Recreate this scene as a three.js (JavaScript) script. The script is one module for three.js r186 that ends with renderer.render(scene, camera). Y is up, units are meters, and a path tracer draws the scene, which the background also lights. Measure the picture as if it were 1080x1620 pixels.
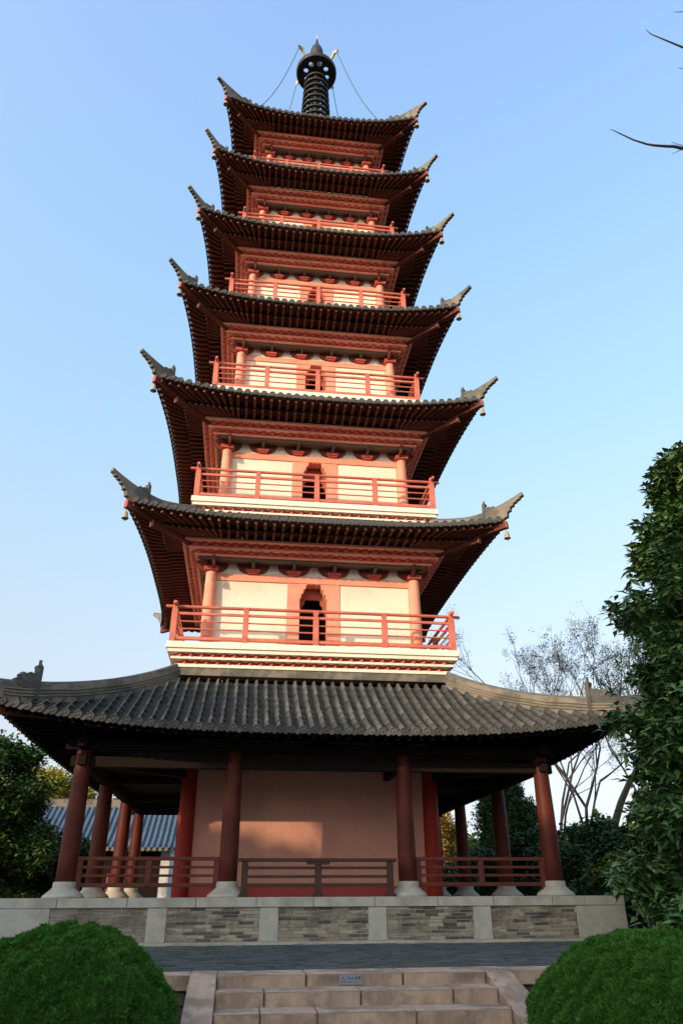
import * as THREE from 'three';
import { mergeGeometries, toCreasedNormals } from 'three/addons/utils/BufferGeometryUtils.js';
import { RoundedBoxGeometry } from 'three/addons/geometries/RoundedBoxGeometry.js';

// ---------------------------------------------------------------- camera, sky, sun, exposure
const scene = new THREE.Scene();
const camera = new THREE.PerspectiveCamera(70.14, 682 / 1024, 0.1, 900);
camera.rotation.order = 'YXZ';
camera.position.set(-1.668, 0.779, 22.113);
camera.rotation.set(THREE.MathUtils.degToRad(27.861), THREE.MathUtils.degToRad(-7.309), THREE.MathUtils.degToRad(-0.274));
const renderer = new THREE.WebGLRenderer({ antialias: true });
renderer.setSize(682, 1024);
renderer.toneMapping = THREE.LinearToneMapping;
renderer.toneMappingExposure = 1.0;
renderer.shadowMap.enabled = true;

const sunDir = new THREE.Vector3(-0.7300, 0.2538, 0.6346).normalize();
{ // clear late-afternoon sky: colour by height above the horizon, brightness round the sun after the CIE standard clear sky
  const W = 256, H = 256, d = new Float32Array(W * H * 4), v = new THREE.Vector3();
  const stops = [[-90, .30, .32, .34], [-6, .45, .47, .5], [0, .80, .84, .90], [8, .76, .85, .95], [18, .64, .83, 1.02], [33, .48, .77, 1.08], [47, .395, .68, 1.08], [63, .335, .58, 1.04], [90, .24, .45, .85]];
  for (let j = 0; j < H; j++) {
    const el = (j + .5) / H * 180 - 90;
    let k = 0; while (k < stops.length - 2 && el > stops[k + 1][0]) k++;
    const a = stops[k], b = stops[k + 1], u = THREE.MathUtils.clamp((el - a[0]) / (b[0] - a[0]), 0, 1), er = el * Math.PI / 180;
    for (let i = 0; i < W; i++) {
      const ph = ((i + .5) / W - .5) * 2 * Math.PI; v.set(Math.cos(er) * Math.cos(ph), Math.sin(er), Math.cos(er) * Math.sin(ph));
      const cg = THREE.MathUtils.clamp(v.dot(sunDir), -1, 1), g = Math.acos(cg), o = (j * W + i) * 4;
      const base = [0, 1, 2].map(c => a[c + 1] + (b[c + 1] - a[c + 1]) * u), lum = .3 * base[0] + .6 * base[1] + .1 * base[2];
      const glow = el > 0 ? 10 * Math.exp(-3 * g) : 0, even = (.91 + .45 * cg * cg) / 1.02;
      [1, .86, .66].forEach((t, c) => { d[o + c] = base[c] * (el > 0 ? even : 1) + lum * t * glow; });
      d[o + 3] = 1;
    }
  }
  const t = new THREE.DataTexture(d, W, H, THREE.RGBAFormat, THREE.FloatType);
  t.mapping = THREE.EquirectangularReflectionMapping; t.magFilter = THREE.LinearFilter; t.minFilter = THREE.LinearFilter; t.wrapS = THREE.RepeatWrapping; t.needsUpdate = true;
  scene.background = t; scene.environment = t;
}
const sun = new THREE.DirectionalLight(new THREE.Color().setRGB(1, .77, .50), 4.3);
sun.target.position.set(0, 12, 0); sun.position.copy(sunDir).multiplyScalar(80).add(sun.target.position);
sun.castShadow = true; sun.shadow.mapSize.set(4096, 4096); sun.shadow.radius = 1.2;
Object.assign(sun.shadow.camera, { left: -45, right: 45, top: 45, bottom: -45, near: 1, far: 200 });
scene.add(sun, sun.target);

// ---------------------------------------------------------------- helpers
let seed = 12345;
const rnd = () => { seed |= 0; seed = seed + 0x6D2B79F5 | 0; let t = Math.imul(seed ^ seed >>> 15, 1 | seed); t = t + Math.imul(t ^ t >>> 7, 61 | t) ^ t; return ((t ^ t >>> 14) >>> 0) / 4294967296; };
const rr = (a, b) => a + (b - a) * rnd();
const V = (x, y, z) => new THREE.Vector3(x, y, z);
const lerp = THREE.MathUtils.lerp, clamp = THREE.MathUtils.clamp;
const used = new Map();
function numbered(n) { const k = used.get(n) || 0; used.set(n, k + 1); return k ? n + '_' + String(k).padStart(3, '0') : n; }
function tag(o, label, category, group, kind) { if (label) o.userData.label = label; if (category) o.userData.category = category; if (group) o.userData.group = group; if (kind) o.userData.kind = kind; return o; }
function thing(name, label, category, pos = [0, 0, 0], group) { const o = new THREE.Group(); o.name = numbered(name); o.position.set(...pos); scene.add(o); return tag(o, label, category, group); }
function group(name, parent) { const o = new THREE.Group(); o.name = name; parent.add(o); return o; }
function mesh(name, g, m, parent = scene, kind) { const o = new THREE.Mesh(g, m); o.name = parent === scene ? numbered(name) : name; parent.add(o); if (kind) o.userData.kind = kind; return o; }
function uvBox(g) { // uv in metres from the dominant axis of the normal
  if (g.index) g = g.toNonIndexed();
  const p = g.attributes.position, n = g.attributes.normal, uv = new Float32Array(p.count * 2);
  for (let i = 0; i < p.count; i++) {
    const ax = Math.abs(n.getX(i)), ay = Math.abs(n.getY(i)), az = Math.abs(n.getZ(i));
    if (ay >= ax && ay >= az) { uv[2 * i] = p.getX(i); uv[2 * i + 1] = p.getZ(i); }
    else if (ax >= az) { uv[2 * i] = p.getZ(i); uv[2 * i + 1] = p.getY(i); }
    else { uv[2 * i] = p.getX(i); uv[2 * i + 1] = p.getY(i); }
  }
  g.setAttribute('uv', new THREE.BufferAttribute(uv, 2));
  return g;
}
function box(x0, x1, y0, y1, z0, z1) { const g = new THREE.BoxGeometry(x1 - x0, y1 - y0, z1 - z0); g.translate((x0 + x1) / 2, (y0 + y1) / 2, (z0 + z1) / 2); return uvBox(g); }
function rbox(x0, x1, y0, y1, z0, z1, r = .012) { const g = new RoundedBoxGeometry(x1 - x0, y1 - y0, z1 - z0, 1, r); g.translate((x0 + x1) / 2, (y0 + y1) / 2, (z0 + z1) / 2); return uvBox(g); }
function merge(list) { return mergeGeometries(list.map(g => { const h = g.index ? g.toNonIndexed() : g; for (const k of Object.keys(h.attributes)) if (!['position', 'normal', 'uv'].includes(k)) h.deleteAttribute(k); return h; })); }
function extrude(shape, depth, bevel = 0) { const g = new THREE.ExtrudeGeometry(shape, { depth, bevelEnabled: bevel > 0, bevelThickness: bevel, bevelSize: bevel, bevelSegments: 1, curveSegments: 10 }); return uvBox(g); }
function poly(pts) { const s = new THREE.Shape(); pts.forEach(([x, y], i) => i ? s.lineTo(x, y) : s.moveTo(x, y)); return s; }
function lathe(pts, seg = 16) { return uvBox(new THREE.LatheGeometry(pts.map(([r, y]) => new THREE.Vector2(r, y)), seg)); }
function rod(a, b, r0, r1 = r0, seg = 8) { // tapered round bar
  const d = b.clone().sub(a), g = new THREE.CylinderGeometry(r1, r0, d.length(), seg, 1);
  g.applyQuaternion(new THREE.Quaternion().setFromUnitVectors(V(0, 1, 0), d.clone().normalize())); g.translate((a.x + b.x) / 2, (a.y + b.y) / 2, (a.z + b.z) / 2); return g.toNonIndexed();
}
function beam(a, b, w, h) { // rectangular bar from a to b
  const d = b.clone().sub(a), g = new THREE.BoxGeometry(w, h, d.length());
  const m = new THREE.Matrix4().lookAt(b, a, V(0, 1, 0)); m.setPosition((a.x + b.x) / 2, (a.y + b.y) / 2, (a.z + b.z) / 2);
  g.applyMatrix4(m); return uvBox(g);
}
function flexTube(pts, radii, seg = 6) { // tapered tube through points
  const pos = [], nor = [], idx = [], n = pts.length; let up = V(0, 0, 1);
  for (let i = 0; i < n; i++) {
    const t = pts[Math.min(i + 1, n - 1)].clone().sub(pts[Math.max(i - 1, 0)]).normalize();
    if (Math.abs(t.dot(up)) > .95) up = V(1, 0, 0);
    const u = up.clone().cross(t).normalize(), v = t.clone().cross(u); up = v.clone().cross(V(0, 0, 0)).add(up);
    for (let k = 0; k < seg; k++) { const a = k / seg * Math.PI * 2, q = u.clone().multiplyScalar(Math.cos(a)).addScaledVector(v, Math.sin(a)); nor.push(q.x, q.y, q.z); pos.push(pts[i].x + q.x * radii[i], pts[i].y + q.y * radii[i], pts[i].z + q.z * radii[i]); }
  }
  for (let i = 0; i < n - 1; i++) for (let k = 0; k < seg; k++) { const a = i * seg + k, b = i * seg + (k + 1) % seg, c = a + seg, e = b + seg; idx.push(a, b, c, b, e, c); }
  const g = new THREE.BufferGeometry(); g.setAttribute('position', new THREE.Float32BufferAttribute(pos, 3)); g.setAttribute('normal', new THREE.Float32BufferAttribute(nor, 3));
  const uv = []; for (let i = 0; i < n; i++) for (let k = 0; k < seg; k++) uv.push(k / seg, i * .3); g.setAttribute('uv', new THREE.Float32BufferAttribute(uv, 2)); g.setIndex(idx); return g.toNonIndexed();
}

// ---------------------------------------------------------------- textures (grain, stains, wear; uv in metres)
function lattice(n) { const a = new Float32Array(n * n); for (let i = 0; i < n * n; i++) a[i] = rnd(); return (x, y) => { const xi = Math.floor(x), yi = Math.floor(y), fx = x - xi, fy = y - yi, u = fx * fx * (3 - 2 * fx), v = fy * fy * (3 - 2 * fy), m = k => ((k % n) + n) % n; const g = (i, j) => a[m(j) * n + m(i)]; return lerp(lerp(g(xi, yi), g(xi + 1, yi), u), lerp(g(xi, yi + 1), g(xi + 1, yi + 1), u), v); }; }
function fbm(n, oct) { const L = []; for (let o = 0; o < oct; o++) L.push(lattice(n << o)); return (u, v) => { let s = 0, a = .5, t = 0; for (let o = 0; o < oct; o++) { s += a * L[o](u * (n << o), v * (n << o)); t += a; a *= .58; } return s / t; }; }
function texture(N, fn, metres, srgb = true) { // fn(u,v) -> [r,g,b] linear 0..1 ; tiles over `metres`
  const d = new Uint8Array(N * N * 4), enc = c => { c = clamp(c, 0, 1); return 255 * (c <= .0031308 ? 12.92 * c : 1.055 * Math.pow(c, 1 / 2.4) - .055); };
  for (let j = 0; j < N; j++) for (let i = 0; i < N; i++) { const c = fn(i / N, j / N), o = (j * N + i) * 4; for (let k = 0; k < 3; k++) d[o + k] = srgb ? enc(c[k]) : clamp(c[k], 0, 1) * 255; d[o + 3] = 255; }
  const t = new THREE.DataTexture(d, N, N); t.wrapS = t.wrapT = THREE.RepeatWrapping; t.magFilter = THREE.LinearFilter; t.minFilter = THREE.LinearMipmapLinearFilter; t.generateMipmaps = true; t.repeat.set(1 / metres, 1 / metres); if (srgb) t.colorSpace = THREE.SRGBColorSpace; t.needsUpdate = true; return t;
}
const fA = fbm(4, 6), fB = fbm(6, 6), fC = fbm(16, 4), fD = fbm(3, 5);
const streak = (() => { const l = lattice(64), m = lattice(128); return (u, v) => .6 * l(u * 64, v * 4) + .4 * m(u * 128, v * 8); })();
const mix3 = (a, b, t) => [lerp(a[0], b[0], t), lerp(a[1], b[1], t), lerp(a[2], b[2], t)];
const sm = (a, b, x) => { const t = clamp((x - a) / (b - a), 0, 1); return t * t * (3 - 2 * t); };
const grey = f => (u, v) => { const k = f(u, v); return [k, k, k]; };
const bumpFine = texture(512, grey((u, v) => .6 * fC(u, v) + .4 * fB(u, v)), 1.3, false);
const bumpCoarse = texture(512, grey((u, v) => .5 * fA(u, v) + .5 * fC(u, v)), 1.9, false);
function paint(base, other, metres, amt = .5, grain = .12) { return texture(512, (u, v) => { const s = sm(.5, .72, fA(u, v)) * amt, k = 1 + grain * (fC(u, v) - .5) * 2 + grain * (streak(u, v) - .5); return mix3(base, other, s).map(c => c * k); }, metres); }
const std = (o) => new THREE.MeshStandardMaterial(o);
const matte = (o) => new THREE.MeshPhysicalMaterial({ specularIntensity: .25, ...o }); // old timber, fired clay and leaves without varnish
const M = {};
M.cream = std({ map: paint([.83, .735, .60], [.78, .62, .48], 3.1, .5, .05), roughness: .88, bumpMap: bumpFine, bumpScale: .003 });
M.pink = std({ map: paint([.80, .33, .225], [.72, .25, .16], 2.7, .6, .08), roughness: .72, bumpMap: bumpFine, bumpScale: .002 });
M.rail = std({ map: paint([.56, .145, .09], [.45, .10, .06], 1.7, .7, .12), roughness: .6, bumpMap: bumpFine, bumpScale: .002 });
M.tooth = std({ map: paint([.50, .075, .045], [.40, .06, .04], 1.9, .6, .1), roughness: .65 });
M.corn = std({ map: paint([.80, .33, .225], [.68, .24, .16], 2.3, .6, .09), roughness: .7, bumpMap: bumpFine, bumpScale: .002 });
M.foot = std({ map: paint([.52, .10, .06], [.45, .08, .05], 1.4, .6, .1), roughness: .7 });
M.bracket = std({ map: paint([.46, .075, .05], [.34, .05, .035], 1.3, .6, .1), roughness: .65 });
M.lobe = matte({ map: paint([.17, .045, .032], [.11, .04, .03], 1.3, .6, .1), roughness: .75 });
M.greyBeam = matte({ map: paint([.13, .10, .075], [.10, .085, .07], 1.6, .6, .12), roughness: .8 });
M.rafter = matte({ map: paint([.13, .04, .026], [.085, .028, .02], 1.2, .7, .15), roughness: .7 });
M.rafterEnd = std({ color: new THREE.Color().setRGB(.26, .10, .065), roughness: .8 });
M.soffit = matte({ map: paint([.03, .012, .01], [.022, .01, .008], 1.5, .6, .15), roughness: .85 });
M.shadeWood = matte({ map: paint([.014, .009, .008], [.011, .008, .007], 1.5, .6, .15), roughness: .8 });  // near-black timber colour carries the gallery and lower eave shade
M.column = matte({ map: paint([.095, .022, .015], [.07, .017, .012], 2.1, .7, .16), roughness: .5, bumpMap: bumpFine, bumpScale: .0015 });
M.redColumn = matte({ map: paint([.25, .022, .013], [.19, .018, .012], 2.1, .6, .12), roughness: .5 });
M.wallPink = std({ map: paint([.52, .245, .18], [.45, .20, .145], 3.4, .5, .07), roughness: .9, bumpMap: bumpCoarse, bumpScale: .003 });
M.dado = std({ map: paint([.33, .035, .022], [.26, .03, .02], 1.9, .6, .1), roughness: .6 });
M.galleryRail = matte({ map: paint([.12, .034, .025], [.085, .027, .02], 1.3, .7, .2), roughness: .55 });
M.barrier = matte({ map: paint([.07, .034, .027], [.05, .027, .022], 1.3, .7, .2), roughness: .6 });
M.door = std({ map: paint([.16, .03, .02], [.12, .025, .018], 1.3, .6, .1), roughness: .7 });
M.jamb = std({ map: paint([.40, .10, .06], [.33, .08, .05], 1.3, .6, .1), roughness: .75 });
function tileMap(b) { return texture(512, (u, v) => { const l = sm(.56, .7, fB(u, v)), w = sm(.6, .74, fA(v, u)), k = .75 + .5 * fC(u, v); let c = mix3([b, b * .97, b * .92], [b * 1.9, b * 1.85, b * 1.65], l * .55); c = mix3(c, [b * .55, b * .57, b * .52], w * .7); return c.map(x => x * k); }, 1.1); }
M.tiles = [.07, .09, .115, .08].map(b => matte({ map: tileMap(b), roughness: .82, bumpMap: bumpFine, bumpScale: .006 }));
M.ridge = std({ map: texture(512, (u, v) => { const k = .8 + .4 * fC(u, v), w = sm(.5, .7, fA(u, v)); return mix3([.19, .16, .125], [.10, .09, .075], w).map(x => x * k); }, 1.7), roughness: .9, bumpMap: bumpCoarse, bumpScale: .008 });
M.iron = std({ map: paint([.035, .033, .031], [.06, .045, .032], 1.1, .6, .2), roughness: .55, metalness: .35 });
M.gilt = std({ color: new THREE.Color().setRGB(.52, .40, .20), roughness: .45, metalness: .6 });
M.needle = std({ color: new THREE.Color().setRGB(.8, .72, .5), roughness: .3, metalness: .7 });
M.bell = std({ color: new THREE.Color().setRGB(.36, .29, .18), roughness: .55, metalness: .3 });
M.chain = std({ color: new THREE.Color().setRGB(.10, .085, .06), roughness: .6, metalness: .4 });
M.stone = std({ map: texture(512, (u, v) => { const k = .82 + .36 * fC(u, v), w = sm(.48, .7, fA(u, v)), t = sm(.58, .7, fB(v, u)); let c = mix3([.40, .365, .30], [.32, .29, .235], w); c = mix3(c, [.46, .405, .315], t * .5); return c.map(x => x * k); }, 2.3), roughness: .85, bumpMap: bumpCoarse, bumpScale: .006 });
M.bricks = [[.28, .23, .165], [.20, .168, .122], [.36, .295, .21], [.10, .088, .07], [.24, .20, .145]].map(c => std({ map: texture(256, (u, v) => { const k = .7 + .6 * fC(u, v); return mix3(c, [c[0] * .6, c[1] * .6, c[2] * .62], sm(.5, .7, fA(u, v))).map(x => x * k); }, .9), roughness: .92, bumpMap: bumpFine, bumpScale: .008 }));
M.mortar = std({ map: paint([.46, .41, .33], [.33, .29, .235], 1.1, .8, .2), roughness: .95 });
M.granite = std({ map: texture(512, (u, v) => { const k = .8 + .4 * fC(u, v), sp = .9 + .2 * rnd(), w = sm(.52, .72, fA(u, v)), t = sm(.55, .75, fB(v, u)); let c = mix3([.40, .275, .19], [.25, .17, .115], w * .9); c = mix3(c, [.15, .11, .08], t * .65); const st = .9 + .2 * streak(u, v); return c.map(x => x * k * sp * st); }, 1.6), roughness: .85, bumpMap: bumpCoarse, bumpScale: .008 });
M.wallStone = std({ map: paint([.09, .08, .07], [.05, .05, .045], 1.1, .7, .25), roughness: .9, bumpMap: bumpCoarse, bumpScale: .012 });
M.paver = std({ map: paint([.072, .08, .072], [.045, .052, .048], .9, .7, .25), roughness: .75, bumpMap: bumpFine, bumpScale: .004 });
M.soil = std({ map: texture(512, (u, v) => { const w = sm(.42, .62, fA(u, v)), k = .6 + .8 * fC(u, v); return mix3([.045, .05, .022], [.075, .06, .04], w).map(x => x * k); }, 4), roughness: 1 });
M.bark = std({ map: texture(256, (u, v) => { const k = .6 + .8 * fC(u, v * .3); return [.075 * k, .06 * k, .046 * k]; }, .8), roughness: .95, bumpMap: bumpCoarse, bumpScale: .02 });
M.darkBark = std({ color: new THREE.Color().setRGB(.03, .025, .022), roughness: .95 });
M.leaf = matte({ color: 0xffffff, roughness: .6, side: THREE.DoubleSide });
M.glossLeaf = std({ color: 0xffffff, roughness: .42, side: THREE.DoubleSide });
M.blueTile = std({ map: texture(256, (u, v) => { const k = .7 + .6 * fC(u, v), w = sm(.5, .7, fA(u, v)); return mix3([.075, .12, .17], [.05, .08, .11], w).map(x => x * k); }, 1.2), roughness: .7, bumpMap: bumpFine, bumpScale: .005 });
M.white = std({ map: paint([.62, .61, .58], [.45, .44, .41], 2.4, .6, .1), roughness: .9 });
M.redDoor = std({ color: new THREE.Color().setRGB(.32, .04, .03), roughness: .6 });
M.glass = std({ color: new THREE.Color().setRGB(.03, .035, .04), roughness: .15 });

// ---------------------------------------------------------------- the setting: ground and terrace
{
  const g = new THREE.PlaneGeometry(900, 900); g.rotateX(-Math.PI / 2); g.translate(0, -.8, 0);
  tag(mesh('ground', uvBox(g), M.soil), 'dark earth and grass ground around the terrace', null, null, 'structure');
}
{
  const g = new THREE.PlaneGeometry(14, 40); g.rotateX(-Math.PI / 2); g.translate(0, -.794, 34.9);
  tag(mesh('path', uvBox(g), M.stone), 'added unseen pale paving that bounces light onto the stairs', null, null, 'structure');  // unseen sheet added to bounce warm sunlight onto stairs and podium
}
const TZ = 11.62; // back edge of the granite coping
{
  const t = group(numbered('terrace'), scene); tag(t, 'raised paved terrace in front of the pagoda podium', null, null, 'structure');
  mesh('fill', box(-16, 16, -.799, -.03, -16, 12.0), M.wallStone, t);
  // paving of narrow bricks laid in courses, seen at a grazing angle
  const bg = new THREE.BoxGeometry(.245, .05, .072); const list = [];
  for (let r = 0; r < 68; r++) for (let c = -36; c < 36; c++) list.push([c * .255 + (r % 2) * .127 + rr(-.004, .004), TZ - .045 - r * .0815 + rr(-.004, .004)]);
  const im = new THREE.InstancedMesh(uvBox(bg), M.paver, list.length); im.name = 'paving_brick'; im.userData.kind = 'stuff';
  const m = new THREE.Matrix4(), q = new THREE.Quaternion(), e = new THREE.Euler(), col = new THREE.Color();
  list.forEach(([x, z], i) => { e.set(rr(-.05, .05), rr(-.03, .03), rr(-.02, .02)); q.setFromEuler(e); m.compose(V(x, -.028 + rr(-.006, .006) + .004 * Math.sin(x * 1.7) * Math.sin(z * 2.1), z), q, V(1, 1, 1)); im.setMatrixAt(i, m); const k = rr(.6, 1.5); im.setColorAt(i, col.setRGB(k, k * 1.02, k * 1.03)); });
  t.add(im);
  // coping stones along the front edge (left and right of the stairs)
  for (const [a, b] of [[-9.4, -7.9], [-7.9, -6.3], [-6.3, -4.9], [-4.9, -3.5], [-3.5, -2.155], [1.625, 3.0], [3.0, 4.5], [4.5, 6.1], [6.1, 7.7], [7.7, 9.4]]) mesh('coping_stone', rbox(a + .004, b - .004, -.16, 0, TZ, 12.06), M.granite, t);
  // rough dark stones of the retaining wall under the coping
  for (const [s0, s1] of [[-9.3, -2.16], [1.63, 9.3]]) for (let r = 0; r < 4; r++) { let x = s0 + rr(-.2, 0); while (x < s1 - .12) { const w = Math.min(rr(.35, .7), s1 - x); mesh('wall_stone', rbox(x + .008, x + w - .008, -.79 + r * .158, -.79 + r * .158 + .15, 11.9, 12.0 + rr(0, .035), .02), M.wallStone, t); x += w; } }
}
// ---------------------------------------------------------------- stairs
{
  const s = thing('stone_stairs', 'broad granite stairs with sloping side slabs between the two round shrubs', 'stairs', [0, 0, 0]);
  const rows = [[0, 12.2, [-.83, .30], TZ], [-.125, 12.63, [-1.32, -.26, .78]], [-.27, 13.07, [-1.37, -.78, .26]], [-.405, 13.5, [-1.0, -.1, .7]], [-.54, 13.93, [-.6, .4]], [-.67, 14.36, [-1.1, -.2, .8]]];
  rows.forEach(([y, z, cuts, zb], i) => {
    const xs = [-1.852, ...cuts, 1.302], bot = i < 5 ? rows[i + 1][0] - .03 : -.799;
    for (let k = 0; k < xs.length - 1; k++) { const dz = rr(-.006, .006), dy = rr(-.003, .003); mesh('step_block', rbox(xs[k] + .004, xs[k + 1] - .004, bot, y + dy, (zb ?? z - .5), z + dz, .014), M.granite, s); }
  });
  for (const [x0, x1] of [[-2.15, -1.86], [1.31, 1.62]]) {
    const sh = poly([[-TZ, 0], [-12.12, 0], [-14.75, -.74], [-14.75, -.799], [-TZ, -.799]]);
    const g = new THREE.ExtrudeGeometry(sh, { depth: x1 - x0, bevelEnabled: true, bevelSize: .01, bevelThickness: .01, bevelSegments: 1 });
    g.rotateY(Math.PI / 2); g.translate(x0, -.006, 0);
    mesh('side_slab', uvBox(g), M.granite, s);
  }
}
{ // small grey warning plate on the top riser
  const c = document.createElement('canvas'); c.width = 512; c.height = 210; const x = c.getContext('2d');
  x.fillStyle = '#7d8186'; x.fillRect(0, 0, 512, 210); x.strokeStyle = '#5f6368'; x.lineWidth = 4; x.strokeRect(4, 4, 504, 202);
  x.strokeStyle = '#17181b'; x.fillStyle = '#17181b'; x.lineCap = 'round'; x.lineJoin = 'round';
  x.lineWidth = 9; x.beginPath(); x.moveTo(85, 40); x.lineTo(145, 155); x.lineTo(25, 155); x.closePath(); x.stroke();
  x.fillRect(79, 78, 12, 42); x.fillRect(79, 128, 12, 13);
  const glyphs = [[[50, 5, 50, 90, 38, 84], [28, 35, 12, 70], [72, 35, 90, 70]], [[15, 50, 8, 76], [32, 40, 36, 82, 70, 86, 78, 64], [45, 22, 54, 44], [76, 30, 92, 56]], [[45, 5, 20, 40, 76, 38], [62, 22, 82, 46], [25, 56, 75, 56, 75, 92, 25, 92, 25, 56]], [[12, 8, 12, 95], [12, 10, 32, 10, 22, 38, 34, 58, 18, 66], [65, 5, 38, 46], [65, 5, 96, 46], [55, 50, 45, 95], [78, 50, 78, 95]]];
  x.lineWidth = 10; glyphs.forEach((gl, i) => gl.forEach(st => { x.beginPath(); for (let k = 0; k < st.length; k += 2) { const px = 178 + i * 80 + st[k] * .7, py = 32 + st[k + 1] * .8; k ? x.lineTo(px, py) : x.moveTo(px, py); } x.stroke(); }));
  x.font = 'bold 38px sans-serif'; x.fillText('Mind The Step', 178, 166);
  const t = new THREE.CanvasTexture(c); t.colorSpace = THREE.SRGBColorSpace;
  const plate = thing('warning_sign', 'small grey warning plate fixed to the top stair riser', 'sign', [-.315, -.062, 12.212]);
  mesh('plate', new THREE.BoxGeometry(.272, .104, .006), std({ color: new THREE.Color().setRGB(.2, .21, .22), roughness: .5 }), plate);
  const f = mesh('face', new THREE.PlaneGeometry(.268, .1), std({ map: t, roughness: .45 }), plate); f.position.z = .0045;
}
// ---------------------------------------------------------------- podium
{
  const p = thing('stone_podium', 'low grey podium of brick panels and stone pilasters carrying the pagoda', 'podium');
  const H = 6.14, top = .79;
  mesh('core', box(-H + .06, H - .06, -.02, top - .03, -H + .06, H - .06), M.mortar, p);
  const ends = [-6.15, -5.0, -3.72, -2.45, -1.3, -.2, 1.0, 2.26, 3.4, 4.62, 5.3, 6.15];
  for (let k = 0; k < 4; k++) for (let i = 0; i < ends.length - 1; i++) {
    const x0 = k % 2 ? Math.max(ends[i], -5.135) : ends[i], x1 = k % 2 ? Math.min(ends[i + 1], 5.135) : ends[i + 1]; if (x1 - x0 < .05) continue;
    const m = mesh('cap_stone', rbox(x0 + .003, x1 - .003, top - .17, top + rr(-.002, .002), H - 1, H, .01), M.stone, p); m.rotation.y = k * Math.PI / 2;
  }
  mesh('floor', box(-H + .9, H - .9, top - .1, top - .006, -H + .9, H - .9), M.stone, p);
  for (let k = 0; k < 4; k++) {
    const R = o => { o.rotation.y = k * Math.PI / 2; return o; };
    for (const c of [-3.15, -1.05, 1.05, 3.15]) R(mesh('pilaster', rbox(c - .18, c + .18, .05, top - .172, H - .2, H - .012, .008), M.stone, p));
    R(mesh('base_stone', rbox(-H, H, -.02, .048, H - .2, H + .02, .006), M.stone, p));
    for (const s of [-1, 1]) R(mesh('corner_stone', rbox(s > 0 ? 5.1 : -H + (k % 2 ? .2 : 0), s > 0 ? H - (k % 2 ? .2 : 0) : -5.1, .05, top - .172, H - .2, H - .004, .01), M.stone, p));
    const rest = [];
    [[-5.1, -3.33], [-2.97, -1.23], [-.87, .87], [1.23, 2.97], [3.33, 5.1]].forEach(([a, b], pi) => {
      const h = .568 / 10; mesh('mortar_bed', box(a, b, .05, top - .172, H - .1, H - .042), M.mortar, p).rotation.y = k * Math.PI / 2;
      for (let r = 0; r < 10; r++) {
        let x = a + (r % 2 ? -.12 : 0) + rr(-.02, .02);
        while (x < b - .02) {
          const w = .285 + rr(-.025, .025), x0 = Math.max(a, x), x1 = Math.min(b, x + w); x += w;
          if (x1 - x0 < .04) continue;
          const g = box(x0 + .006, x1 - .006, .05 + r * h + .006 + rr(-.002, .002), .05 + (r + 1) * h - .005, H - .2, H - .031 + rr(-.006, .006));
          if (k === 0 && pi > 0) mesh('brick', g, M.bricks[Math.floor(rnd() * 5)], p).rotation.y = 0; else rest.push(g);
        }
      }
    });
    R(mesh('brickwork', merge(rest), M.bricks[4], p, 'stuff'));
  }
}
// ---------------------------------------------------------------- the pagoda
const pagoda = thing('pagoda', 'tall square seven-storey pagoda of red timber with grey upturned tiled roofs', 'pagoda');
const four = (name, g, m, parent, kind) => { for (let k = 0; k < 4; k++) { const o = mesh(name, g, m, parent, kind); o.rotation.y = k * Math.PI / 2; } };
// roof surfaces: R = { T, yt, E, ye, dE, dy, cv }
function roofPt(R, x, t) { const w = lerp(R.T, R.E, t), wc = w + R.dE * t * t, s = Math.min(1, Math.abs(x) / wc); return V(x, R.yt + (R.ye - R.yt) * (t + R.cv * t * (1 - t)) + R.dy * s ** 3 * t * t, w + R.dE * s ** 3 * t * t); }
function hipT(R, x) { const ax = Math.abs(x); if (ax <= R.T) return 0; let a = 0, b = 1; for (let i = 0; i < 30; i++) { const m = (a + b) / 2; (lerp(R.T, R.E, m) + R.dE * m * m < ax) ? a = m : b = m; } return b; }
function gridSurface(f, nx, nt, flip) { const pos = [], idx = []; for (let j = 0; j <= nt; j++) for (let i = 0; i <= nx; i++) { const p = f(i / nx * 2 - 1, j / nt); pos.push(p.x, p.y, p.z); } for (let j = 0; j < nt; j++) for (let i = 0; i < nx; i++) { const a = j * (nx + 1) + i, b = a + 1, c = a + nx + 1, e = c + 1; flip ? idx.push(a, b, c, b, e, c) : idx.push(a, c, b, b, c, e); } const g = new THREE.BufferGeometry(); g.setAttribute('position', new THREE.Float32BufferAttribute(pos, 3)); g.setIndex(idx); g.computeVertexNormals(); return uvBox(g); }
const tubeTile = (() => { const g = new THREE.CylinderGeometry(.074, .08, .43, 9, 1, true, -Math.PI / 2, Math.PI); g.rotateX(-Math.PI / 2); g.rotateZ(Math.PI / 2); const rim = new THREE.TorusGeometry(.077, .008, 4, 9, Math.PI); rim.translate(0, 0, .21); return merge([uvBox(g), uvBox(rim)]); })();
const capTile = (() => { // round eave disc with its raised rim and boss, plus the nail cap above
  const d = new THREE.CylinderGeometry(.09, .09, .04, 14); d.rotateX(Math.PI / 2); const r = new THREE.TorusGeometry(.076, .012, 5, 14); r.translate(0, 0, .022); const b = new THREE.SphereGeometry(.03, 8, 5); b.scale(1, 1, .5); b.translate(0, 0, .02);
  const n = new THREE.ConeGeometry(.034, .1, 7); n.translate(0, .115, -.1); return merge([d, r, b, n].map(uvBox)); })();
const dripTile = (() => { const s = new THREE.Shape(); s.moveTo(-.1, .03); s.quadraticCurveTo(0, -.012, .1, .03); s.quadraticCurveTo(.09, -.055, 0, -.09); s.quadraticCurveTo(-.09, -.055, -.1, .03); return extrude(s, .018, .003); })();
const PITCH = .242;
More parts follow.
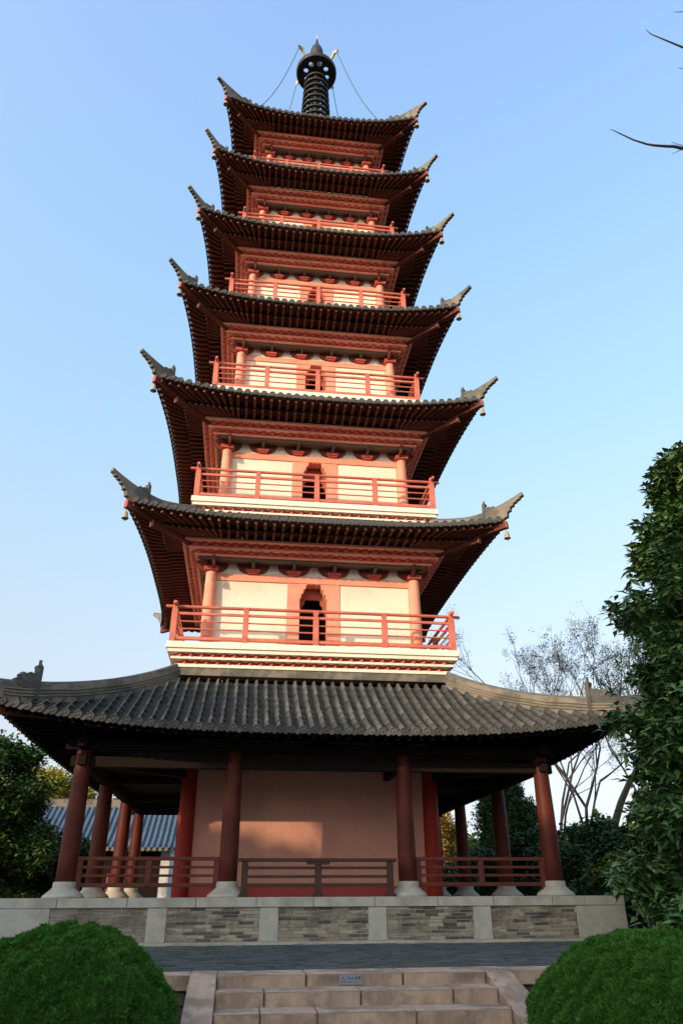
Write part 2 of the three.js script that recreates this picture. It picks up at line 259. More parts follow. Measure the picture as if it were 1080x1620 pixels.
function buildRoof(idx, R, opt) {
  const roof = group('roof', pagoda); roof.userData.label = opt.label;
  const tilesMat = M.tiles;
  // deck
  four('roof_deck', gridSurface((s, t) => { const wc = lerp(R.T, R.E, t) + R.dE * t * t; const p = roofPt(R, s * wc, t); p.y -= .075; return p; }, 24, 8, false), M.tiles[0], roof);
  // tile rows
  const n = Math.floor((R.E + R.dE - .1) / PITCH), restTiles = [], restCaps = [], restDrips = [], pans = [];
  const m4 = new THREE.Matrix4();
  const frame = (x, t, lift) => { const a = roofPt(R, x, Math.max(0, t - .02)), b = roofPt(R, x, Math.min(1, t + .02)), z = b.sub(a).setX(0).normalize(), X = V(1, 0, 0), Y = z.clone().cross(X); const p = roofPt(R, x, t).addScaledVector(Y, lift); return m4.makeBasis(X, Y, z).setPosition(p).clone(); };
  for (let j = -n; j <= n; j++) {
    const x = j * PITCH, t0 = Math.min(hipT(R, x) + .03, .99), L = roofPt(R, x, t0).distanceTo(roofPt(R, x, 1));
    const cnt = Math.max(1, Math.round(L / .4));
    for (let k = 0; k < cnt; k++) {
      const t = lerp(1, t0, (k + .5) / cnt), sc = L / cnt / .41;
      if (opt.first) { const o = mesh('roof_tile', tubeTile, tilesMat[Math.floor(rnd() * 4)], roof); const q = frame(x + rr(-.007, .007), t, .012 + rr(-.005, .005)); q.scale(V(1, 1, sc)); o.applyMatrix4(q); }
      const q = frame(x, t, 0); q.scale(V(1, 1, sc)); restTiles.push(tubeTile.clone().applyMatrix4(q));
    }
    const q = frame(x, 1, .0); q.multiply(new THREE.Matrix4().makeTranslation(0, .01, .05).multiply(new THREE.Matrix4().makeRotationX(.25)));
    const flat = new THREE.Matrix4().makeTranslation(x, q.elements[13], q.elements[14]);
    if (opt.first) mesh('eave_disc', capTile, tilesMat[Math.floor(rnd() * 4)], roof).applyMatrix4(flat);
    restCaps.push(capTile.clone().applyMatrix4(flat));
    if (j < n) { const xd = x + PITCH / 2, pd = roofPt(R, xd, 1), f2 = new THREE.Matrix4().makeTranslation(xd, pd.y - .03, pd.z + .045).multiply(new THREE.Matrix4().makeRotationX(-.2)); if (opt.first) mesh('drip_tile', dripTile, tilesMat[Math.floor(rnd() * 4)], roof).applyMatrix4(f2); restDrips.push(dripTile.clone().applyMatrix4(f2)); }
    if (opt.first && j < n) { // overlapping concave pan tiles between the rows
      const xd = x + PITCH / 2, th = Math.min(hipT(R, xd) + .02, .98), LL = roofPt(R, xd, th).distanceTo(roofPt(R, xd, 1)), c2 = Math.max(1, Math.round(LL / .085));
      for (let k = 0; k < c2; k++) {
        const ta = lerp(th, 1, k / c2), tb = lerp(th, 1, (k + 1.25) / c2), a = roofPt(R, xd, ta), b = roofPt(R, xd, Math.min(tb, 1)), wob = rr(-.004, .004), pos = [];
        const sec = [[-.09, .034], [-.045, .008], [0, 0], [.045, .008], [.09, .034]];
        for (let i = 0; i < 4; i++) { const [u0, v0] = sec[i], [u1, v1] = sec[i + 1]; const A = [a.x + u0, a.y + v0 - .05, a.z], B = [a.x + u1, a.y + v1 - .05, a.z], C = [b.x + u0, b.y + v0 - .024 + wob, b.z], D = [b.x + u1, b.y + v1 - .024 + wob, b.z]; pos.push(...A, ...C, ...B, ...B, ...C, ...D); const C2 = [C[0], C[1] - .022, C[2]], D2 = [D[0], D[1] - .022, D[2]]; pos.push(...C, ...C2, ...D, ...D, ...C2, ...D2); }
        const g = new THREE.BufferGeometry(); g.setAttribute('position', new THREE.Float32BufferAttribute(pos, 3)); g.computeVertexNormals(); pans.push(uvBox(g));
      }
    }
  }
  if (opt.first) mesh('pan_tiles', merge(pans), M.tiles[0], roof, 'stuff');
  const rt = merge(restTiles), rc = merge(restCaps), rd = merge(restDrips);
  for (let k = opt.first ? 1 : 0; k < 4; k++) for (const [nm, g, mt] of [['tile_rows', rt, 1], ['eave_discs', rc, 2], ['drip_tiles', rd, 1]]) mesh(nm, g, tilesMat[mt], roof, 'stuff').rotation.y = k * Math.PI / 2;
  // soffit and rafters
  const S = opt.soffit; // { h, y, yo }
  const sp = (x, t) => { const w = lerp(S.h, R.E - .04, t), wc = w + R.dE * t * t, s = Math.min(1, Math.abs(x) / wc); return V(x, lerp(S.y, R.ye + S.yo, t) + R.dy * s ** 3 * t * t, w + R.dE * s ** 3 * t * t); };
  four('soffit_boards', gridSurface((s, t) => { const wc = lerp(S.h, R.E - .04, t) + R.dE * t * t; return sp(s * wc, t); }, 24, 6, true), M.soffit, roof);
  four('eave_board', (() => { const l = []; const c = R.E + R.dE - .05; const N = 24; for (let i = 0; i < N; i++) { const a = sp(lerp(-c, c, i / N), 1), b = sp(lerp(-c, c, (i + 1) / N), 1); a.y += .03; b.y += .03; l.push(beam(a, b, .05, .075)); } return merge(l); })(), opt.first ? M.shadeWood : M.rafter, roof);
  const rp = opt.rafter, nr = Math.floor((R.E + R.dE - .15) / rp), restR = [], restE = [];
  const inner = S.h + (R.E - S.h) * .52;
  for (let j = -nr; j <= nr; j++) {
    const xe = j * rp, fan = clamp((Math.abs(xe) - S.h * .72) / (R.E + R.dE - S.h * .72), 0, 1), sg = Math.sign(xe);
    const x1 = fan > 0 ? sg * lerp(S.h * .72, S.h * 1.12, fan) : xe, a = sp(x1, .3), b = sp(xe, .985);
    // keep the inner end inside its own side of the hip
    const lim = a.z - .03; if (Math.abs(a.x) > lim) a.x = sg * lim;
    a.y -= .045; b.y -= .045;
    const g = beam(a, b, .075, .09);
    restR.push(g);
    const d = b.clone().sub(a).normalize(); restE.push(beam(b.clone().addScaledVector(d, .001), b.clone().addScaledVector(d, .007), .071, .086));
    // lower rafter
    const x2 = fan > 0 ? sg * lerp(S.h * .72, S.h * .98, fan) : xe, x3 = fan > 0 ? sg * lerp(S.h * .72, (S.h + (R.E - S.h) * .55) * 1.04, fan) : xe;
    const c = sp(x2, .02), e = sp(x3, .5); c.x = sg * Math.min(Math.abs(c.x), c.z - .02); e.x = sg * Math.min(Math.abs(e.x), e.z - .02); c.y -= .15; e.y -= .15;
    const lo = rod(c, e, .045); restR.push(uvBox(lo));
    const d2 = e.clone().sub(c).normalize();
    restE.push(uvBox(rod(e.clone().addScaledVector(d2, .001), e.clone().addScaledVector(d2, .006), .042)));
    if (opt.individual) mesh('rafter', g, M.rafter, roof);
  }
  const flying = [], lower = []; restR.forEach((g, i) => (i % 2 ? lower : flying).push(g));
  const rr_ = merge(restR), re = merge(restE), lo = merge(lower);
  for (let k = 0; k < 4; k++) { mesh('rafters', k === 0 && opt.individual ? lo : rr_, opt.first ? M.shadeWood : M.rafter, roof, 'stuff').rotation.y = k * Math.PI / 2; mesh('rafter_ends', re, opt.first ? M.shadeWood : M.rafterEnd, roof, 'stuff').rotation.y = k * Math.PI / 2; }  // lowest roof rafters darkened in colour to stand for deep eave shade
  // board lying on the lower rafters and the fascia between the two layers
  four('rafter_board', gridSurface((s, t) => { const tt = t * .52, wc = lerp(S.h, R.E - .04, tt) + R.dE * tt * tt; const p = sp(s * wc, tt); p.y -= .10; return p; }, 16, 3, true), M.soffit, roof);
  // corner beams, hip ridges, beasts
  const cc = R.E + R.dE, yc = R.ye + R.dy;
  for (let k = 0; k < 4; k++) {
    const rot = o => { o.rotation.y = k * Math.PI / 2; return o; };
    const D = Math.SQRT1_2;
    rot(mesh('corner_beam', merge([beam(V(S.h * .9, S.y - .12, S.h * .9), V(cc - .02, yc + S.yo - .09, cc - .02), .13, .2), uvBox(beam(V(S.h * .9, S.y - .26, S.h * .9), V(lerp(S.h, cc, .56), lerp(S.y, yc + S.yo, .5) - .26, lerp(S.h, cc, .56)), .13, .17))]), M.rafter, roof));
    { const f = lerp(S.h, cc, .56), fy = lerp(S.y, yc + S.yo, .5) - .26; rot(mesh('lower_beam_end', beam(V(f - .006, fy, f - .006), V(f + .01, fy, f + .01), .133, .173), M.rafterEnd, roof)); }
    rot(mesh('beam_end', beam(V(cc - .018, yc + S.yo - .09, cc - .018), V(cc + .0, yc + S.yo - .088, cc + .0), .134, .204), opt.first ? M.rafter : M.bracket, roof));
    // ridge profile drawn in the diagonal plane: u along the diagonal, v up
    const q = 1 / D, up = [], lo2 = [];
    const hipY = h => { let a = 0, b = 1; for (let i = 0; i < 30; i++) { const m = (a + b) / 2; (lerp(R.T, R.E, m) + R.dE * m * m < h) ? a = m : b = m; } const t = (a + b) / 2; return R.yt + (R.ye - R.yt) * (t + R.cv * t * (1 - t)) + R.dy * t * t; };
    const rh = opt.ridgeH;
    const [th, ty] = opt.tip, h0 = lerp(R.T, cc, opt.rise), y0 = hipY(h0) + rh, sl = (hipY(h0 + .02) - hipY(h0 - .02)) / .04;
    const h1 = lerp(h0, th, .5), y1 = y0 + sl * (h1 - h0) * .6 + (ty - y0) * .12; // quadratic sweep from the ridge up to the tip
    const topY = h => { if (h <= h0) return hipY(h) + rh; const A = h0 - 2 * h1 + th, Bq = 2 * (h1 - h0), Cq = h0 - h, u = Math.abs(A) < 1e-6 ? -Cq / Bq : (-Bq + Math.sqrt(Bq * Bq - 4 * A * Cq)) / (2 * A); return (1 - u) * (1 - u) * y0 + 2 * u * (1 - u) * y1 + u * u * ty; };
    for (let i = 0; i <= 12; i++) { const h = lerp(R.T, cc - .1, i / 12); up.push([h * q, Math.max(topY(h), hipY(h) + .1)]); lo2.push([h * q, hipY(h) - .06]); }
    const tipTop = []; for (let i = 1; i <= 8; i++) { const h = lerp(cc - .1, th, i / 8); tipTop.push([h * q, topY(h)]); }
    const under = [[th * q + .01, ty - .07]]; const st = 5; for (let i = 0; i < st; i++) { const u = 1 - (i + .6) / st, h = lerp(cc - .04, th - .06, u), y = topY(h) - lerp(.09, Math.max(.12, topY(cc) - yc + .02), Math.pow(1 - u, 2.4)); under.push([h * q + .06, y + .035], [h * q + .06, y], [h * q - .02, y - .02]); }
    const body = extrude(poly([...up, ...tipTop, ...under, ...lo2.reverse()]), .11, .012);
    const orient = g => { g.translate(0, 0, -.055); g.rotateY(-Math.PI / 4); return g; };
    const hr = rot(mesh('hip_ridge', orient(body), M.ridge, roof));
    const capPts = [...up, ...tipTop].map(([u, v]) => V(u * D, v + .012, u * D));
    rot(mesh('ridge_cap', flexTube(capPts, capPts.map((p, i) => .068 - .02 * i / capPts.length), 7), M.tiles[2], roof));
    if (opt.first) { const l = []; for (const f of [.35, .55, .75]) for (let i = 0; i < 12; i++) { const A = up[i], B = up[i + 1]; const b0 = V(A[0] * D, A[1] - rh * f, A[0] * D), b1 = V(B[0] * D, B[1] - rh * f, B[0] * D); l.push(beam(b0, b1, .19, .026)); } rot(mesh('ridge_courses', merge(l), M.ridge, roof)); }
    // beast: upright plate, curled head and raised tail
    const bs = opt.beast, bh = lerp(R.T, cc, bs), by = topY(bh) - .04, z = opt.first ? 1 : .78;
    const b1 = extrude(poly([[-.05, -.28], [.03, -.28], [.03, .34], [.05, .42], [0, .46], [-.05, .40]].map(([a, b]) => [a * z, b * z])), .17 * z, .012);
    const head = new THREE.Shape(); [[.03, -.06], [.3, -.08], [.46, -.02], [.5, .06], [.44, .1], [.38, .05], [.34, .08], [.42, .16], [.36, .22], [.26, .2], [.2, .25], [.12, .24], [.03, .3]].forEach(([a, b], i) => i ? head.lineTo(a * z, b * z) : head.moveTo(a * z, b * z));
    const b2 = extrude(head, .12 * z, .015); b2.translate(0, 0, .02 * z);
    const horn = flexTube([V(.06 * z, .22 * z, .08 * z), V(.0, .42 * z, .08 * z), V(-.01 * z, .56 * z, .08 * z)], [.035 * z, .03 * z, .04 * z], 6);
    const eye = new THREE.SphereGeometry(.05 * z, 8, 6); eye.scale(1, 1, 1.7); eye.translate(.24 * z, .1 * z, .08 * z);
    const bg = merge([b1, b2, horn, uvBox(eye)]); bg.translate(bh * q, by, -.085 * z); bg.rotateY(-Math.PI / 4);
    rot(mesh('ridge_beast', bg, M.tiles[1], roof));
  }
  return roof;
}
// collar of the roof against the storey above, then the roofs themselves
const ST = [ // storey above ground: platform height and half, rail, body half, cornice half and height, eave corner, tip
  { y: 6.57, P: 3.81, b: 2.89, H: 3.72, Y: 9.56, c: 5.07, yc: 9.93, tip: [5.45, 10.54] },
  { y: 10.93, P: 3.59, b: 2.73, H: 3.53, Y: 13.72, c: 4.86, yc: 14.14, tip: [5.24, 14.67] },
  { y: 15.03, P: 3.39, b: 2.54, H: 3.27, Y: 17.74, c: 4.54, yc: 18.16, tip: [4.88, 18.72] },
  { y: 18.95, P: 3.16, b: 2.34, H: 3.03, Y: 21.57, c: 4.29, yc: 21.93, tip: [4.65, 22.46] },
  { y: 22.60, P: 2.93, b: 2.15, H: 2.82, Y: 25.17, c: 4.04, yc: 25.48, tip: [4.36, 26.0] },
  { y: 26.12, P: 2.73, b: 2.02, H: 2.70, Y: 28.68, c: 3.86, yc: 28.95, tip: [4.19, 29.47] }];
const ordinal = ['lowest', 'second', 'third', 'fourth', 'fifth', 'sixth', 'topmost'];
buildRoof(0, { T: 3.5, yt: 5.68, E: 6.32, ye: 3.93, dE: .4, dy: .4, cv: .22 }, { first: true, label: 'broad lowest roof over the open gallery', soffit: { h: 3.0, y: 4.75, yo: -.1 }, rafter: .26, ridgeH: .33, rise: .88, tip: [7.35, 4.62], beast: .815, individual: false });
ST.forEach((s, i) => { const nx = ST[i + 1]; buildRoof(i + 1, { T: nx ? nx.P - .2 : .45, yt: nx ? nx.y - .5 : 31.6, E: s.c - .34, ye: s.yc - .2, dE: .34, dy: .2, cv: nx ? .1 : .25 }, { label: ordinal[i + 1] + ' roof counted from the ground', soffit: { h: s.H - .06, y: s.Y + .2, yo: -.085 }, rafter: .245, ridgeH: .2, rise: .52, tip: s.tip, beast: .74, individual: true }); });

// upper storeys
function arch(hw, y0, ys, yt) { // cusped doorway outline
  const k = hw, r = (yt - ys); return [[-k, y0], [-k, ys], [-k * .92, ys + .02], [-k * .9, ys + r * .28], [-k * .76, ys + r * .36], [-k * .74, ys + r * .58], [-k * .6, ys + r * .66], [-k * .52, ys + r * .92], [-k * .4, ys + r * .96], [-k * .1, ys + r * .93], [0, ys + r], [k * .1, ys + r * .93], [k * .4, ys + r * .96], [k * .52, ys + r * .92], [k * .6, ys + r * .66], [k * .74, ys + r * .58], [k * .76, ys + r * .36], [k * .9, ys + r * .28], [k * .92, ys + .02], [k, ys], [k, y0]];
}
const toothG = (h, w, d) => { const g = extrude(poly([[-w / 2, 0], [0, d], [w / 2, 0]]), h); g.rotateX(Math.PI / 2); g.translate(0, 0, 0); g.computeVertexNormals(); return uvBox(g); }; // points to +z, top at y=0
ST.forEach((s, i) => {
  const st = group('storey', pagoda); st.userData.label = ordinal[i + 1] + ' storey with its walls and bracketed cornice';
  const W = s.b - .1, top = s.Y - .36, k = s.b / 2.89, beamTop = s.Y - .68, hw = .39 * Math.min(1, k * 1.04), sur = .74 * k;
  const archTop = beamTop - .19, spring = archTop - .46;
  const holes = (outer, a) => { const sh = poly(outer); const h = new THREE.Path(); a.forEach(([x, y], j) => j ? h.lineTo(x, y) : h.moveTo(x, y)); sh.holes.push(h); return sh; };
  const A = arch(hw, s.y + .02, spring, archTop);
  for (const e of [0, .3]) { const wg = extrude(holes([[-W + e, s.y], [W - e, s.y], [W - e, top], [-W + e, top]], A), .3); wg.translate(0, 0, W - .3); for (const c of e ? [1, 3] : [0, 2]) mesh('wall', wg, M.pink, st).rotation.y = c * Math.PI / 2; }
  const sg = extrude(holes([[-sur, s.y + .004], [sur, s.y + .004], [sur, beamTop - .2], [-sur, beamTop - .2]], A), .028); sg.translate(0, 0, W + .001);
  four('door_surround', sg, M.pink, st);
  for (const sg2 of [-1, 1]) four('wall_panel', box(sg2 < 0 ? -W + .05 : sur + .004, sg2 < 0 ? -sur - .004 : W - .05, s.y + .02, beamTop - .204, W - .02, W + .004), M.cream, st);
  four('frieze_panel', box(-W + .05, W - .05, beamTop + .004, top - .004, W - .02, W + .003), M.cream, st);
  const A2 = arch(hw * 1.02, s.y + .02, spring - .38, archTop - .3);
  const dg = extrude(holes([[-.6 * k, s.y + .004], [.6 * k, s.y + .004], [.6 * k, archTop + .05], [-.6 * k, archTop + .05]], A2), .05); dg.translate(0, 0, W - .46);
  four('inner_arch', dg, M.jamb, st);
  four('inner_wall', box(-W + .5, W - .5, s.y, top, W - .95, W - .9), M.shadeWood, st);
  four('lintel_beam', rbox(-s.b, s.b, beamTop - .2, beamTop, W - .02, W + .05, .006), M.pink, st);
  four('pilaster_foot', box(-sur + .003, -hw - .012, s.y + .006, s.y + .4, W + .01, W + .033), M.foot, st);
  four('pilaster_foot', box(hw + .012, sur - .003, s.y + .006, s.y + .4, W + .01, W + .033), M.foot, st);
  const cr = .165 * (.55 + .45 * k);
  for (let c = 0; c < 4; c++) {
    const o = mesh('corner_column', lathe([[0, s.y], [cr, s.y], [cr, s.y + .4], [cr * .98, lerp(s.y, beamTop, .6)], [cr * .88, beamTop - .02], [cr * .8, beamTop], [0, beamTop]], 18), M.pink, st);
    const f = mesh('column_foot', lathe([[cr + .004, s.y], [cr + .005, s.y + .4], [cr - .01, s.y + .402]], 18), M.foot, st);
    for (const m of [o, f]) m.position.set((c & 1 ? 1 : -1) * s.b, 0, (c & 2 ? 1 : -1) * s.b);
    const cap = mesh('column_block', merge([rbox(-.2, .2, beamTop + .002, beamTop + .12, -.2, .2, .012), box(-.14, .14, beamTop - .0, beamTop + .001, -.14, .14)]), M.bracket, st); cap.position.set((c & 1 ? 1 : -1) * s.b, 0, (c & 2 ? 1 : -1) * s.b);
  }
  // bracket sets on the lintel
  const lobe = (() => { const sh = new THREE.Shape(); const a = .46 * k; sh.moveTo(-a, .34); sh.bezierCurveTo(-a, .12, -a * .6, .04, -a * .28, .04); sh.lineTo(a * .28, .04); sh.bezierCurveTo(a * .6, .04, a, .12, a, .34); return extrude(sh, .07, .004); })();
  const arm = merge([beam(V(0, beamTop + .16, W + .03), V(0, beamTop + .27, W + .42 * k), .09, .11), box(-.05, .05, beamTop + .1, beamTop + .3, W + .06, W + .16)]);
  const block = merge([rbox(-.2 * k, .2 * k, beamTop + .05, beamTop + .13, W - .02, W + .17, .01), rbox(-.15 * k, .15 * k, beamTop + .002, beamTop + .052, W - .02, W + .13, .006)]);
  for (let q = 0; q < 6; q++) {
    const x = lerp(-s.b, s.b, q / 5), ed = q === 0 || q === 5;
    for (let c = 0; c < 4; c++) {
      const R = o => { o.rotation.y = c * Math.PI / 2; o.translateX(x); return o; };
      const l = R(mesh('bracket_lobe', lobe, M.lobe, st)); l.translateY(beamTop); l.translateZ(W + .002);
      R(mesh('bracket_arm', arm, ed ? M.lobe : M.greyBeam, st));
      if (!ed) R(mesh('bracket_block', block, M.bracket, st));
    }
  }
  for (let c = 0; c < 4; c++) { const o = mesh('corner_arm', beam(V(s.b, beamTop + .16, s.b), V(s.H - .5, s.Y - .4, s.H - .5), .12, .14), M.lobe, st); o.rotation.y = c * Math.PI / 2; }
  four('eave_purlin', rbox(-s.H + .46, s.H - .46, s.Y - .43, s.Y - .361, s.H - .56, s.H - .46, .01), M.greyBeam, st);
  four('soffit_plate', box(-s.H + .5, s.H - .5, s.Y - .37, s.Y - .35, W - .05, s.H - .45), M.greyBeam, st);
  // corbelled cornice: boards with rows of teeth between
  const ring = (name, half, y0, y1, mat, inn = .5) => { for (let c = 0; c < 4; c++) { const e = c % 2 ? half - inn : half; const o = mesh(name, rbox(-e, e, y0, y1, half - inn, half, .008), mat, st); o.rotation.y = c * Math.PI / 2; } };
  ring('cornice_board', s.H, s.Y - .075, s.Y, M.corn, .6);
  ring('cornice_board', s.H - .2, s.Y - .235, s.Y - .165, M.corn);
  ring('cornice_board', s.H - .37, s.Y - .36, s.Y - .305, M.corn);
  ring('cornice_backing', s.H - .23, s.Y - .166, s.Y - .074, M.tooth, .4);
  ring('cornice_backing', s.H - .39, s.Y - .306, s.Y - .234, M.tooth, .4);
  const teeth = (half, y1, h, d) => {
    const cnt = Math.round(2 * half / .275), w = 2 * half / cnt, g = toothG(h, w * .99, d), l = [];
    for (let q = 0; q < cnt; q++) { const x = -half + (q + .5) * w; if (i < 2) { const o = mesh('tooth_brick', g, M.tooth, st); o.position.set(x, y1, half - .002); } l.push(g.clone().translate(x, y1, half - .002)); }
    const m = merge(l); for (let c = i < 2 ? 1 : 0; c < 4; c++) mesh('tooth_row', m, M.tooth, st, 'stuff').rotation.y = c * Math.PI / 2;
  };
  teeth(s.H - .23, s.Y - .076, .088, .15); teeth(s.H - .39, s.Y - .236, .068, .15);
  // balcony: stepped base and slab
  ring('balcony_slab', s.P, s.y - .165, s.y, M.cream, 1.2);
  ring('balcony_slab', s.P - .045, s.y - .265, s.y - .166, M.cream, 1.0);
  ring('base_backing', s.P - .24, s.y - .355, s.y - .264, M.tooth, .7);
  ring('base_board', s.P - .13, s.y - .42, s.y - .354, M.cream, .7);
  ring('base_backing', s.P - .36, s.y - .51, s.y - .419, M.tooth, .6);
  ring('base_board', s.P - .24, s.y - .60, s.y - .509, M.cream, .6);
  teeth(s.P - .24, s.y - .267, .085, .15); teeth(s.P - .36, s.y - .422, .085, .16);
  ring('roof_collar', s.P - .27, s.y - .80, s.y - .602, M.ridge, .4);
  // balustrade
  const B = group('balustrade', pagoda), hb = s.P - .125, y = s.y;
  const railRot = (name, g) => four(name, g, M.rail, B);
  railRot('bottom_rail', rbox(-hb + .07, hb - .07, y + .07, y + .155, hb - .045, hb + .045, .008));
  for (const [yy, r] of [[.37, .021], [.57, .021]]) railRot('thin_rail', uvBox(rod(V(-hb, y + yy, hb), V(hb, y + yy, hb), r, r, 8)));
  railRot('middle_rail', rbox(-hb - .06, hb + .06, y + .745, y + .815, hb - .03, hb + .03, .008));
  const ext = hb + .24, tr = []; tr.push(uvBox(rod(V(-ext, 0, 0), V(ext, 0, 0), .043, .043, 10)));
  for (let c = 0; c < 4; c++) { const o = mesh('top_rail', tr[0], M.rail, B); o.rotation.y = c * Math.PI / 2; o.position.set(c % 2 ? (c === 1 ? hb : -hb) : 0, y + .965 + (c % 2 ? .05 : 0), c % 2 ? 0 : (c === 0 ? hb : -hb)); }
  const post = extrude(poly([[-.068, 0], [.068, 0], [.068, .76], [.038, .84], [.068, .9], [.068, .97], [-.068, .97], [-.068, .9], [-.038, .84], [-.068, .76]]), .12, .004); post.translate(0, 0, -.06);
  const corner = merge([extrude(poly([[-.07, 0], [.07, 0], [.07, .8], [.055, .95], [-.055, .95], [-.07, .8]]), .12, .006).translate(0, 0, -.06), uvBox(new THREE.CylinderGeometry(.05, .055, .12, 10).translate(0, 1.0, 0)), uvBox(new THREE.SphereGeometry(.066, 10, 8).translate(0, 1.07, 0))]);
  for (let c = 0; c < 4; c++) {
    for (const f of [-.5, 0, .5]) { const o = mesh('post', post, M.rail, B); o.rotation.y = c * Math.PI / 2; o.translateX(f * hb); o.translateZ(hb); o.translateY(y); }
    const o = mesh('corner_post', corner, M.rail, B); o.position.set((c & 1 ? 1 : -1) * hb, y, (c & 2 ? 1 : -1) * hb);
  }
});
// wind bells under the front corners
{
  const bell = lathe([[.008, .0], [.02, -.01], [.045, -.03], [.055, -.09], [.064, -.15], [.082, -.19], [.076, -.195], [.05, -.14], [0, -.1]], 14);
  const skirt = new THREE.CylinderGeometry(.078, .07, .02, 8); skirt.translate(0, -.19, 0);
  ST.forEach((s, i) => { for (const sx of [-1, 1]) {
    const c = s.c - .03, t = thing('wind_bell', `bronze bell hanging under the ${sx < 0 ? 'left' : 'right'} front corner of the ${ordinal[i + 1]} roof from the ground`, 'bell', [sx * c, s.yc - .24, c], 'bells under the roof corners');
    mesh('hanger', merge([uvBox(rod(V(0, .12, 0), V(0, -.13, 0), .008))]), M.chain, t);
    const b = mesh('bell_body', bell, M.bell, t); b.position.y = -.12; b.scale.setScalar(1.15);
    const cl = mesh('clapper', merge([uvBox(rod(V(0, -.18, 0), V(0, -.36, 0), .006)), box(-.03, .03, -.4, -.36, -.004, .004)]), M.chain, t); cl.rotation.y = .6;
  } });
}
// ground floor: cell wall, corner columns, gallery
{
  const F = .79, g = group('gallery', pagoda); g.userData.label = 'shaded open gallery around the ground floor';
  const B = 3.0;
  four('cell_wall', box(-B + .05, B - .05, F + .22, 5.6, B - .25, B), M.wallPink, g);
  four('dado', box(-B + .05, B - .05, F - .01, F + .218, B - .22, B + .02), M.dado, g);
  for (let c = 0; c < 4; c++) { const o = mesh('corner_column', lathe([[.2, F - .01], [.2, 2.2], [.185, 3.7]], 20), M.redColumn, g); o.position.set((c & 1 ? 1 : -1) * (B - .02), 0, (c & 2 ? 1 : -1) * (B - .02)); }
  const G = 5.115, a = 1.89, spots = [];
  for (const x of [-G, -a, a, G]) for (const z of [-G, -a, a, G]) if (Math.abs(x) === G || Math.abs(z) === G) spots.push([x, z]);
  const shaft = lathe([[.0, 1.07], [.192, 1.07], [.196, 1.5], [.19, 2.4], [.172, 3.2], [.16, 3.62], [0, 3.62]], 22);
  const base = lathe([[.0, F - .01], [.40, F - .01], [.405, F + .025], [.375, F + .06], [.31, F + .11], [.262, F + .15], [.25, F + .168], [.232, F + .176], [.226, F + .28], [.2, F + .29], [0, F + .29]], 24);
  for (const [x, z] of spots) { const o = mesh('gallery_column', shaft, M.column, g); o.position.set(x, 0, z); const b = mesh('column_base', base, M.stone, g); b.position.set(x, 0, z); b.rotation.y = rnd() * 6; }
  // beams
  for (let c = 0; c < 4; c++) {
    const R = o => { o.rotation.y = c * Math.PI / 2; return o; };
    R(mesh('architrave', rbox(-G - .25, G + .25, 3.28 + (c % 2) * .02, 3.5 + (c % 2) * .02, G - .09, G + .09), M.shadeWood, g));
    R(mesh('upper_beam', rbox(-G - .4, G + .4, 3.64 + (c % 2) * .02, 3.84 + (c % 2) * .02, G - .1, G + .1), M.shadeWood, g));
    for (const x of [-a, a]) { R(mesh('cross_beam', rbox(x - .08, x + .08, 3.36, 3.56, B, G - .1), M.shadeWood, g)); }
    R(mesh('hip_beam', beam(V(B, 3.46, B), V(G - .1, 3.46, G - .1), .16, .2), M.shadeWood, g));
    for (const x of [-G, -a, 0, a]) R(mesh('bracket_set', merge([rbox(x - .16, x + .16, 3.845, 3.95, G - .16, G + .16), rbox(x - .07, x + .07, 3.95, 4.06, G - .4, G + .5)]), M.shadeWood, g));
    R(mesh('ring_beam', rbox(-B + .02, B - .02, 4.3, 4.6, B + .002, B + .12), M.shadeWood, g));
  }
  for (let c = 0; c < 4; c++) { const e = c % 2 ? B + .1 : G + .1; mesh('blocking_ceiling', box(-e, e, 3.585, 3.62, B + .1, G + .09), M.shadeWood, g).rotation.y = c * Math.PI / 2; }  // ceiling added to block light and keep the upper gallery dark
  // fixed railings in the side bays of the front
  for (const [x0, x1] of [[-G + .17, -a - .17], [a + .17, G - .17]]) {
    const rl = group('gallery_railing', pagoda), z = G, mx = (x0 + x1) / 2;
    mesh('top_rail', rbox(x0, x1, F + .68, F + .75, z - .05, z + .05), M.galleryRail, rl);
    for (const yy of [.53, .375]) mesh('rail', rbox(x0, x1, F + yy, F + yy + .05, z - .022, z + .022, .006), M.galleryRail, rl);
    mesh('bottom_rail', rbox(x0, x1, F + .19, F + .265, z - .03, z + .03), M.galleryRail, rl);
    for (const x of [x0 + .07, mx, x1 - .07]) mesh('post', rbox(x - .06, x + .06, F + (x === mx ? .2 : .1), F + .69, z - .04, z + .04), M.galleryRail, rl);
  }
}
{ // separate low barrier standing across the middle bay
  const F = .79, z = 5.45, r = thing('wooden_barrier', 'dark brown low wooden barrier across the middle bay of the front gallery', 'barrier', [-.05, F, z]);
  mesh('top_rail', rbox(-1.64, 1.64, .645, .71, -.06, .06), M.barrier, r);
  for (const y of [.505, .345]) mesh('rail', rbox(-1.5, 1.5, y, y + .055, -.022, .022, .006), M.barrier, r);
  mesh('bottom_rail', rbox(-1.5, 1.5, .185, .25, -.025, .025, .006), M.barrier, r);
  for (const x of [-1.5, 0, 1.5]) mesh('post', merge([rbox(x - .065, x + .065, .05, .646, -.045, .045), rbox(x - .1, x + .1, 0, .07, -.09, .09)]), M.barrier, r);
  mesh('cap_block', rbox(-.24, .24, .595, .644, -.055, .055, .006), M.barrier, r);
}
